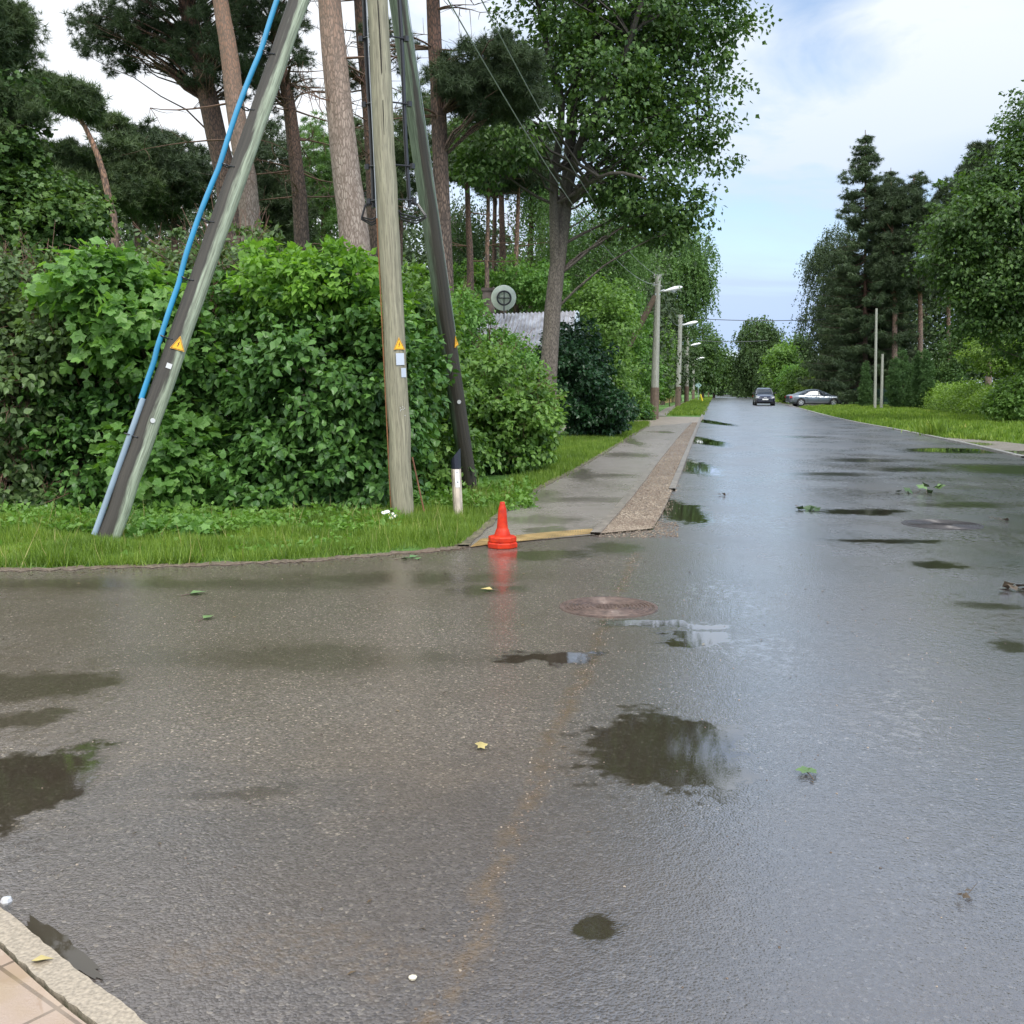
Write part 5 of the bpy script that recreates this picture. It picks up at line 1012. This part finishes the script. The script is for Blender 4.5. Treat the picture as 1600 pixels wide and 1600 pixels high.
mb = MB(); Rr = .46; lathe(mb, [(r_*Rr, -.10*r_*r_+.10) for r_ in np.linspace(.02, 1, 9)]+[(Rr*1.02, -.01), (Rr*.98, -.02)], dc, 32, axis=np.stack([xs, zs, yv], 1)); mb.build('dish', simple('dish_paint', (.50, .54, .45), .5, nscale=3, var=.2), root, smooth=True)
mb = MB(); a = np.linspace(0, 2*np.pi, 25); ring = [dc+yv*.13+.25*(math.cos(q)*xs+math.sin(q)*zs) for q in a]; tube(mb, ring, .035, 6, cap=False)
for d_ in (xs, zs): tube(mb, [dc+yv*.14-d_*.25, dc+yv*.14+d_*.25], .018, 5)
mb.build('mount_frame', BLACK, root); mb = MB(); tube(mb, [dc+yv*.15-zs*.2, dc+yv*.15+(0, 0, -.75)], .025, 6); mb.build('mast', BLACK, root)

# ------------------------------------------------------------------ cars
TYRE = plain('tyre', (.015, .015, .016), .8); GLASS = plain('car_glass', (.02, .025, .03), .04); CHROME = plain('chrome', (.7, .7, .72), .15, 1.0)
def paint(name, col, metal=.3):
    m, t, b, o = newmat(name); b.inputs['Base Color'].default_value = col+(1,); b.inputs['Metallic'].default_value = metal; b.inputs['Roughness'].default_value = .3; b.inputs['Coat Weight'].default_value = 1; b.inputs['Coat Roughness'].default_value = .04; return m
def car(name, label, loc, rz, L_, W, body, cabin, wb, rw, PM, low, lights_red=True, plate_front=False):
    """body: stations (x, zbottom, ztop, halfwidth); cabin: (x, zbase, ztop, wbase, wtop); heading +x"""
    root = thing(name, label, 'car', (0, 0, 0)); st = densify(np.array(body), 40); mb = MB(); rings = []
    for x, zb, zt, hw in st:
        h = zt-zb; half = [(.0, zb), (hw*.86, zb), (hw*.97, zb+.10*h), (hw, zb+.38*h), (hw*.985, zb+.66*h), (hw*.93, zb+.90*h), (hw*.80, zt), (.35*hw, zt+.02), (0, zt+.025)]
        rings.append([(x, -y, z) for y, z in half]+[(x, y, z) for y, z in half[-2:0:-1]])
    rings = np.array(rings); n, k = rings.shape[:2]; i = np.arange(n-1)[:, None]*k; j = np.arange(k)[None]; j2 = (j+1) % k; mb.add(rings.reshape(-1, 3), np.stack([i+j, i+k+j, i+k+j2, i+j2], -1).reshape(-1, 4)); mb.add(rings[0], [tuple(range(k))]); mb.add(rings[-1], [tuple(range(k))[::-1]])
    mb.build('body', PM, root, smooth=True)
    cb = densify(np.array(cabin), 30); mg = MB(); rings = np.array([[(x, -wb_, zb), (x, -(wb_*.35+wt*.65), zb+.62*(zt-zb)), (x, -wt, zb+.86*(zt-zb)), (x, -wt*.8, zt-.0), (x, wt*.8, zt), (x, wt, zb+.86*(zt-zb)), (x, (wb_*.35+wt*.65), zb+.62*(zt-zb)), (x, wb_, zb)] for x, zb, zt, wb_, wt in cb])
    n, k = rings.shape[:2]; i = np.arange(n-1)[:, None]*k; j = np.arange(k-1)[None]; mg.add(rings.reshape(-1, 3), np.stack([i+j, i+k+j, i+k+j+1, i+j+1], -1).reshape(-1, 4)); mg.build('window', GLASS, root, smooth=True)
    # painted roof skin and pillars, a little proud of the glass
    mr_ = MB(); top = rings[:, 2:6]+(0, 0, .012); sel = [q for q in range(n) if cabin[1][0]-.02 >= min(cb[q, 0], 9) or True]
    zmax = cb[:, 2].max(); sel = [q for q in range(n) if cb[q, 2] > zmax-.10]; T_ = rings[sel][:, 1:7].copy(); T_[:, :, 2] += .014; T_[:, :, 1] *= 1.02; T_[:, 0] = T_[:, 0]*.12+T_[:, 1]*.88; T_[:, -1] = T_[:, -1]*.12+T_[:, -2]*.88
    n2 = len(sel); i = np.arange(n2-1)[:, None]*6; j = np.arange(5)[None]; mr_.add(T_.reshape(-1, 3), np.stack([i+j, i+6+j, i+6+j+1, i+j+1], -1).reshape(-1, 4)); mr_.build('roof', PM, root, smooth=True)
    mp_ = MB()
    for s_ in (1, -1):
        for a_, b_ in ((0, sel[0]), (sel[-1], n-1)):
            q = [rings[x_][(2 if s_ < 0 else 5)]*(1, 1.01, 1)+(0, 0, .0) for x_ in np.linspace(a_, b_, 7).astype(int)]; tube(mp_, q, .042, 6)
            q = [rings[x_][(1 if s_ < 0 else 6)]*(1, 1.01, 1) for x_ in np.linspace(a_, b_, 7).astype(int)]; tube(mp_, q, .035, 6)
        xm = (wb[0]+wb[1])/2+.12; q = int(np.argmin(abs(cb[:, 0]-xm))); r_ = rings[q]; tube(mp_, [r_[0 if s_ < 0 else 7], r_[1 if s_ < 0 else 6], r_[2 if s_ < 0 else 5]], .035, 6)
    mp_.build('pillar', PM, root, smooth=True)
    hw = W/2
    for s_ in (1, -1):
        for x in wb:
            mw = MB(); ax = np.array([(1, 0, 0), (0, 0, 1), (0, -1, 0)], float).T if s_ < 0 else np.array([(1, 0, 0), (0, 0, 1), (0, 1, 0)], float).T
            c = np.array((x, s_*(hw-.10), rw)); lathe(mw, [(rw*.62, -.09), (rw*.96, -.10), (rw, -.06), (rw, .08), (rw*.94, .115), (rw*.66, .118), (rw*.64, .10)], c, 24, axis=ax); w_ = mw.build('wheel', TYRE, root, smooth=True)
            mr2 = MB(); lathe(mr2, [(0, .085), (rw*.16, .105), (rw*.17, .09)], c, 16, axis=ax); lathe(mr2, [(rw*.60, .118), (rw*.66, .12), (rw*.66, .08), (rw*.58, .08)], c, 24, axis=ax)
            for q in range(5):
                a = q*2*np.pi/5+.3; d_ = np.array((math.cos(a), 0, math.sin(a))); e = np.array((-math.sin(a), 0, math.cos(a))); yo = np.array((0, s_*.10, 0)); P_ = [c+yo+d_*rw*.1+e*.035, c+yo+d_*rw*.62+e*.065, c+yo+d_*rw*.62-e*.065, c+yo+d_*rw*.1-e*.035]; mr2.add(np.array(P_+[p_+(0, s_*.012, 0) for p_ in P_]), [(0, 1, 2, 3), (4, 5, 6, 7), (0, 1, 5, 4), (1, 2, 6, 5), (2, 3, 7, 6), (3, 0, 4, 7)])
            mr2.build('rim', plain('alloy', (.62, .63, .65), .3, .7), w_)
            ma = MB(); lathe(ma, [(rw*.2, .0), (rw*1.16, .012), (rw*1.17, -.05)], (x, s_*(hw-.010), rw+.02), 24, axis=ax); ma.build('wheel_arch', BLACK, root)
        mm = MB(); xm = cabin[-2][0] if heading_front(cabin) else cabin[1][0]; box(mm, (xm+.10, s_*(hw+.07), cabin[0][1]+.12), (.13, .20, .14), taper=.8); mm.build('mirror', BLACK if PM is NAVY else PM, root)
        ml = MB(); f = L_/2; box(ml, (f-.20, s_*(hw-.30), low[1]), (.24, .36, .15), rz=-s_*.55); ml.build('headlight', plain('headlight', (.75, .77, .8), .08), root)
        ml = MB(); box(ml, (-f+.13, s_*(hw-.20), low[1]+.07), (.22, .36, .17), rz=s_*.25); ml.build('tail_light', plain('tail_red', (.35, .012, .02), .15), root)
        md = MB()
        for xd in ((wb[0]+wb[1])/2+.10, (wb[0]+wb[1])/2-.85, (wb[0]+wb[1])/2+1.02): box(md, (xd, s_*(hw-.004), .66), (.012, .02, .44))
        md.build('door_gap', BLACK, root)
        md = MB()
        for xd in ((wb[0]+wb[1])/2-.10, (wb[0]+wb[1])/2-1.0): box(md, (xd, s_*(hw+.004), .82), (.17, .025, .03))
        md.build('door_handle', CHROME, root)
    mb = MB(); box(mb, (L_/2-.02, 0, low[0]), (.06, 1.15, .20)); box(mb, (L_/2-.06, 0, low[1]-.04), (.08, .8, .12)); mb.build('grille', BLACK, root)
    mb = MB(); box(mb, (L_/2+.035, 0, low[0]+.08), (.02, .52, .115)); mb.build('number_plate', plain('plate_white', (.75, .75, .72), .4), root)
    mb = MB(); box(mb, (L_/2+.005, 0, low[1]-.01), (.06, .22, .05)); mb.build('badge', CHROME, root)
    mb = MB(); box(mb, (0, 0, .26), (L_*.86, W*.9, .16)); mb.build('underbody', BLACK, root)
    root.location = tuple(map(float, loc)); root.rotation_euler = (0, 0, rz); return root
def heading_front(c): return c[-1][0] > c[0][0]
SILVER = paint('silver_blue_paint', (.13, .155, .175), .4); NAVY = paint('dark_navy_paint', (.012, .015, .035), .2)
sedan_body = [(-2.42, .42, .80, .62), (-2.38, .34, .93, .74), (-2.1, .27, 1.00, .86), (-1.5, .22, 1.02, .915), (-.6, .20, .98, .925), (.6, .20, .95, .925), (1.1, .20, .94, .92), (1.7, .22, .88, .90), (2.15, .25, .78, .84), (2.38, .32, .66, .70), (2.43, .36, .58, .58)]
sedan_cabin = [(-1.75, .98, 1.00, .78, .70), (-1.15, .97, 1.30, .80, .63), (-.55, .96, 1.45, .82, .60), (.05, .95, 1.455, .82, .61), (.55, .94, 1.28, .82, .64), (1.18, .93, .95, .80, .72)]
car('silver_car', 'silver blue sedan standing side-on beyond the right verge', G(1277.5, 634.6)+(0, .9, .012), R(-1), 4.85, 1.85, sedan_body, sedan_cabin, (-1.45, 1.42), .325, SILVER, (.42, .72))
hatch_body = [(-2.08, .40, .85, .62), (-2.02, .32, 1.0, .78), (-1.5, .25, 1.06, .87), (-.6, .22, 1.04, .89), (.5, .22, 1.02, .89), (1.0, .22, 1.00, .885), (1.5, .23, .95, .87), (1.88, .26, .84, .82), (2.08, .33, .70, .70), (2.12, .38, .6, .6)]
hatch_cabin = [(-2.0, 1.0, 1.02, .76, .68), (-1.7, 1.02, 1.42, .79, .62), (-.9, 1.02, 1.55, .80, .62), (-.1, 1.01, 1.56, .80, .62), (.4, 1.0, 1.40, .80, .64), (1.12, .99, 1.01, .79, .72)]
car('dark_car', 'dark navy compact car facing the camera at the right side of the far road', G(1202, 634)+(0, 2.1, .012), R(-100), 4.2, 1.78, hatch_body, hatch_cabin, (-1.3, 1.3), .32, NAVY, (.48, .74))

# ------------------------------------------------------------------ fences, signs and posts
def fence(name, label, A, B, h, bar, mat, matp, gap=.11, bw=.03, rails=True, postn=6):
    root = thing(name, label, 'fence', (A+B)/2*(1, 1, 0)); L_ = np.linalg.norm((B-A)[:2]); d_ = norm((B-A)*(1, 1, 0)); an = math.atan2(d_[1], d_[0]); mb = MB(); n = int(L_/gap)
    for k in range(n): p = A+d_*(k+.5)*gap; box(mb, (p[0], p[1], h/2+.04), (bw, .02, h), an)
    for z in (.2, h*.92): c = (A+B)/2; box(mb, (c[0], c[1]+.03, z), (L_, .03, .05), an)
    mb.build('panel', mat, root)
    for k in range(postn): p = A+d_*L_*k/(postn-1); mb = MB(); box(mb, (p[0], p[1]+.06, h*.53), (.10, .10, h*1.06), an); mb.build('post', matp, root)
    return root
DG = plain('dark_green_metal', (.012, .04, .035), .5)
fence('garden_fence', 'dark green bar fence in front of the pointed thujas', G(1334, 634), G(1412, 635.5), 1.45, 0, DG, DG, .10, .045)
fence('board_fence', 'ochre board fence far beyond the second street lamp', G(1026, 632), G(1060, 628), 1.7, 0, simple('ochre_board', (.40, .30, .12), .7), WOODD, .15, .142, postn=4)
def post(name, label, cat, bx, by, tx, ty, r, mat, uvm=False, Yo=0):
    b_ = G(bx, by); t_ = V(tx, ty, b_[1]+Yo); mb = MB(); P = np.array([b_*(1-s)+t_*s for s in np.linspace(0, 1, 8)]); tube(mb, P, np.linspace(r*1.1, r*.8, 8), 10); return tag(mb.build(name, mat, None, smooth=True, uv=True), label, cat)
post('bare_pole', 'tall bare grey pole standing before the dark spruces', 'pole', 1367, 641, 1369.5, 482, .095, WOODP)
post('bare_pole', 'short pale tree stump like pole right of the tall bare one', 'pole', 1377, 640, 1379, 553, .10, WOODP)
post('bare_pole', 'thin distant pole above the silver car', 'pole', 1265, 623, 1265, 520, .15, WOODP)
post('white_post', 'thin white post at the far end of the road', 'post', 1129, 618, 1129, 597, .16, plain('post_white', (.6, .6, .58), .5))
post('yellow_post', 'yellow leaning marker post on the far grass strip', 'post', 1098, 628, 1094.5, 616, .09, plain('post_yellow', (.75, .55, .03), .5))
sg = G(1091, 626); root = thing('road_sign', 'small grey diamond road sign on a thin post by the far pavement', 'road sign', sg); tp = V(1091, 602, sg[1])
mb = MB(); tube(mb, [sg, tp], .05, 8); mb.build('post', STEEL, root); mb = MB(); c = tp+(0, -.07, 0); mb.add(np.array([c+(0, 0, -.42), c+(.42, 0, 0), c+(0, 0, .42), c+(-.42, 0, 0), c+(0, .02, -.42), c+(.42, .02, 0), c+(0, .02, .42), c+(-.42, .02, 0)]), [(0, 1, 2, 3), (7, 6, 5, 4), (0, 4, 5, 1), (1, 5, 6, 2), (2, 6, 7, 3), (3, 7, 4, 0)]); mb.build('sign_plate', plain('sign_back', (.28, .40, .40), .4, .2), root)

# ------------------------------------------------------------------ grass and low weeds
def inside(P, poly_):
    x, y = P[:, 0], P[:, 1]; c = np.zeros(len(P), bool); q = np.array(poly_); j = len(q)-1
    for i in range(len(q)):
        k = ((q[i, 1] > y) != (q[j, 1] > y)) & (x < (q[j, 0]-q[i, 0])*(y-q[i, 1])/(q[j, 1]-q[i, 1]+1e-12)+q[i, 0]); c ^= k; j = i
    return c
def fill(pts, dens, rng, jit=.05):
    q = np.array(pts); lo, hi = q.min(0), q.max(0); n = int(dens*(hi-lo).prod()); P = rng.uniform(0, 1, (n, 2))*(hi-lo)+lo; P = P[inside(P, q)]; return P+rng.normal(0, jit, P.shape)
BL = (np.array([(-.5, 0, 0), (.5, 0, 0), (-.42, .45, .06), (.42, .45, .06), (0, 1, .32)]), np.array([(0, 1, 3), (0, 3, 2), (2, 3, 4)]))
def blades(name, label, P, h, wrel, seed, mat=GRASS, lean=.5, tufty=.5):
    g = np.random.default_rng(seed); n = len(P); t = (BL[0]*(wrel, 1, 1), BL[1]); cl = .5+.5*np.sin(P[:, 0]*3.1+np.sin(P[:, 1]*2.3)*2)*np.sin(P[:, 1]*3.7+1+np.sin(P[:, 0]*1.7)*2)
    s = h*g.uniform(.45, 1.2, n)*(1-tufty*.5+tufty*cl); a = g.uniform(0, 2*np.pi, n); tip = np.stack([np.cos(a)*lean, np.sin(a)*lean, np.ones(n)], 1); tip[:, :2] += g.normal(0, .35, (n, 2)); nr = np.stack([-np.cos(a), -np.sin(a), np.full(n, .6)], 1)
    mb = MB(); scatter(mb, np.c_[P, np.full(n, .0)], tip, nr, s, t); return tag(mb.build(name, mat), label, 'grass', kind='stuff')
g_ = np.random.default_rng(77)
ve = [tuple(p) for p in smooth_line(VERGE_EDGE)]; wl_ = [tuple(p) for p in smooth_line(WALK_L)]
ve = [(p[0]-0, p[1]+.02) for p in ve]; wl_ = [(p[0]-.06, p[1]) for p in wl_]
near = ve+[p for p in wl_ if p[1] < 16]+[tuple(G(790, 765)[:2]), tuple(G(640, 795)[:2]), tuple(G(300, 815)[:2]), tuple(G(-300, 815)[:2]), tuple(G(-900, 830)[:2])]
Pn = fill(near, 3600, g_, .03); Pn = Pn[Pn[:, 0] > -9.5]
edge_d = np.min(np.linalg.norm(Pn[:, None, :]-np.array(ve)[None, ::2], axis=2), axis=1) if len(Pn) < 400000 else np.ones(len(Pn))
wav = .10+.09*np.sin(Pn[:, 0]*4.1)+.06*np.sin(Pn[:, 0]*11.3+1); Pn = Pn[(edge_d > wav) | (g_.random(len(Pn)) < .12)]
blades('grass', 'bright fresh grass along the near edge of the asphalt', Pn, .125, .055, 1, lean=.9, tufty=.9)
mid = [p for p in wl_ if p[1] > 15.2]+[tuple(G(1012, 660)[:2]), tuple(G(940, 666)[:2]), tuple(G(870, 690)[:2]), tuple(G(850, 735)[:2]), tuple(G(760, 770)[:2])]
blades('grass', 'bright grass strip between the pavement and the shrubs', fill(mid, 1300, g_, .06), .14, .09, 2)
farg = GP([(1046, 649.5), (1096, 649.5), (1104, 634), (1112, 621), (1092, 621.5), (1070, 631), (1055, 640)]); blades('grass', 'trimmed grass wedge between footpath and road by the second lamp', fill([tuple(p) for p in farg], 130, g_, .1), .16, .35, 3)
rv = GP([(1250, 637), (1330, 657), (1470, 684), (1600, 694), (1760, 705), (1700, 675), (1640, 660), (1408, 633), (1330, 634)]); blades('grass', 'uneven grass verge along the right side of the road', fill([tuple(p) for p in rv], 260, g_, .1), .17, .24, 4, tufty=1.0)
for k, (px, py, n, h) in enumerate([(1463, 681, 260, .62), (1440, 677, 120, .40), (1357, 641, 90, .45), (1525, 672, 90, .35)]):
    c = G(px, py); blades('grass_tuft', ['tall bright grass tuft on the right verge', 'smaller grass tuft left of the tall one', 'dark grass tuft near the green fence', 'low grass tuft below the light hedge end'][k], c[:2]+g_.normal(0, .2, (n, 2)), h, .06, 5+k, lean=.3, tufty=0)
rf = GP([(1150, 615), (1172, 620), (1205, 626.5), (1235, 632), (1260, 629), (1240, 620), (1190, 615)]); blades('grass', 'grass verge beyond the dark car on the far right side', fill([tuple(p) for p in rf], 14, g_, .2), .3, .8, 9)
# weeds at the foot of the shrubs
def weeds(px0, px1, py0, py1, n, size, hmax, seed, label, mat=WEED, tm=L6):
    g = np.random.default_rng(seed); C = np.array([G(a, b)[:2] for a, b in zip(g.uniform(px0, px1, n), g.uniform(py0, py1, n))]); per = 16; P = np.repeat(C, per, 0)+g.normal(0, .07, (n*per, 2)); z = g.uniform(.01, 1, n*per)**1.3*np.repeat(g.uniform(.3, 1, n), per)*hmax
    P = np.c_[P, z]; mb = MB(); D = norm(g.standard_normal((len(P), 3))); leaves(mb, P, D, size, tm, g, .1, .6, 1.2); return tag(mb.build('weeds', mat), label, 'weeds', kind='stuff')
weeds(-60, 620, 806, 838, 620, .075, .20, 3, 'low leafy weeds at the foot of the corner shrubs')
weeds(640, 830, 762, 800, 160, .08, .22, 4, 'low leafy weeds between upright pole and dark leaning pole')
weeds(215, 330, 826, 842, 70, .09, .20, 6, 'broad leafy weeds around the foot of the leaning pole', MAPLE_L, MA)
# daisies by the upright pole
dz = G(607, 826); root = thing('daisy_plant', 'small clump of white daisies at the foot of the upright pole', 'flowers', dz); gd = np.random.default_rng(12)
DW = plain('petal_white', (.85, .85, .86), .6); DY = plain('daisy_yellow', (.75, .5, .03), .6)
for k, (px, py) in enumerate([(599, 801), (606, 799), (608, 804), (613, 803), (618, 806), (611, 809), (583, 818), (603, 800)]):
    c = V(px, py, dz[1]+gd.uniform(-.08, .04)); mb = MB(); n_ = norm(np.array((gd.normal(0, .3), -.6, .8))); a_ = norm(np.cross(n_, (0, 1., .3))); b2 = np.cross(n_, a_); v = [c]; 
    for q in range(11):
        for w_, r_ in ((-.16, .024), (.16, .024)): an = q*2*np.pi/11+w_; v.append(c+r_*(math.cos(an)*a_+math.sin(an)*b2))
    mb.add(np.array(v), [(0, 1+2*q, 2+2*q) for q in range(11)]); f_ = mb.build('flower', DW, root); mb = MB(); disc(mb, c+n_*.001, n_, .006, .004, 8); mb.build('flower_center', DY, f_)
    mb = MB(); tube(mb, [np.array((dz[0]+(c[0]-dz[0])*.5, dz[1], 0)), c-n_*.003], .002, 4); mb.build('stem', WEED, root)
for o in COL.objects:
    if o.get('label') == 'green leaf washed against the turf edge left of the cones': o['group'] = 'leaves washed against the turf edge'
# loose pebbles spilling off the gravel strip's near end
gs = np.random.default_rng(19); e_ = [G(px, py) for px, py in zip(gs.uniform(935, 1060, 900), gs.uniform(818, 842, 900))]; e_ = np.array(e_)+(0, 0, .014)
q = gs.uniform(0, 1, 700)[:, None]; lr = smooth_line(ROAD_L[:7]); i_ = gs.integers(0, len(lr)-1, 700); side_ = np.c_[lr[i_]*(1-q)+lr[i_+1]*q+gs.normal(0, .07, (700, 2)), np.full(700, .014)]
stones('spilled_gravel', np.concatenate([e_, side_]), .006, .026, PEB, 'loose gravel spilling over the asphalt at the strip end')
# needle and leaf litter washed along the edges of the asphalt
ls = np.random.default_rng(23); vv = np.array(ve); vv = vv[(vv[:, 0] > -9) & (vv[:, 1] < 14)]; n_ = 900; i_ = ls.integers(0, len(vv)-1, n_); q = ls.uniform(0, 1, n_)[:, None]
LP = vv[i_]*(1-q)+vv[i_+1]*q+np.c_[ls.normal(0, .03, n_), -.06-np.abs(ls.normal(0, .16, n_))]; fx = np.c_[ls.uniform(-4, 5, 260), ls.uniform(2.4, 12, 260)]; LP = np.concatenate([LP, fx]); n_ = len(LP); a = ls.uniform(0, 2*np.pi, n_)
mb = MB(); scatter(mb, np.c_[LP, np.full(n_, .016)], np.stack([np.cos(a), np.sin(a), 0*a], 1), np.tile((0, 0, 1.), (n_, 1))+ls.normal(0, .2, (n_, 3)), ls.uniform(.010, .034, n_), (QD[0]*(.45, 1, 1), QD[1]))
tag(mb.build('leaf_litter', leafmat('litter', (.03, .022, .012), (.09, .06, .03), (.22, .17, .07), 0, .5)), 'tiny brown leaf and needle litter washed over the wet asphalt', kind='stuff')
# broad weeds and longer stalks breaking up the verge
weeds(0, 560, 848, 868, 60, .06, .10, 14, 'small broad leaves scattered in the verge grass', WEED, OV)
st_ = np.random.default_rng(29); sp = fill(near, 14, st_, .0); sp = sp[sp[:, 0] > -9]; blades('grass_stalk', 'scattered taller dry grass stalks in the near verge', sp, .30, .018, 31, leafmat('dry_stalk', (.20, .17, .07), (.30, .27, .10), (.38, .34, .15), .2, .6), lean=.4)
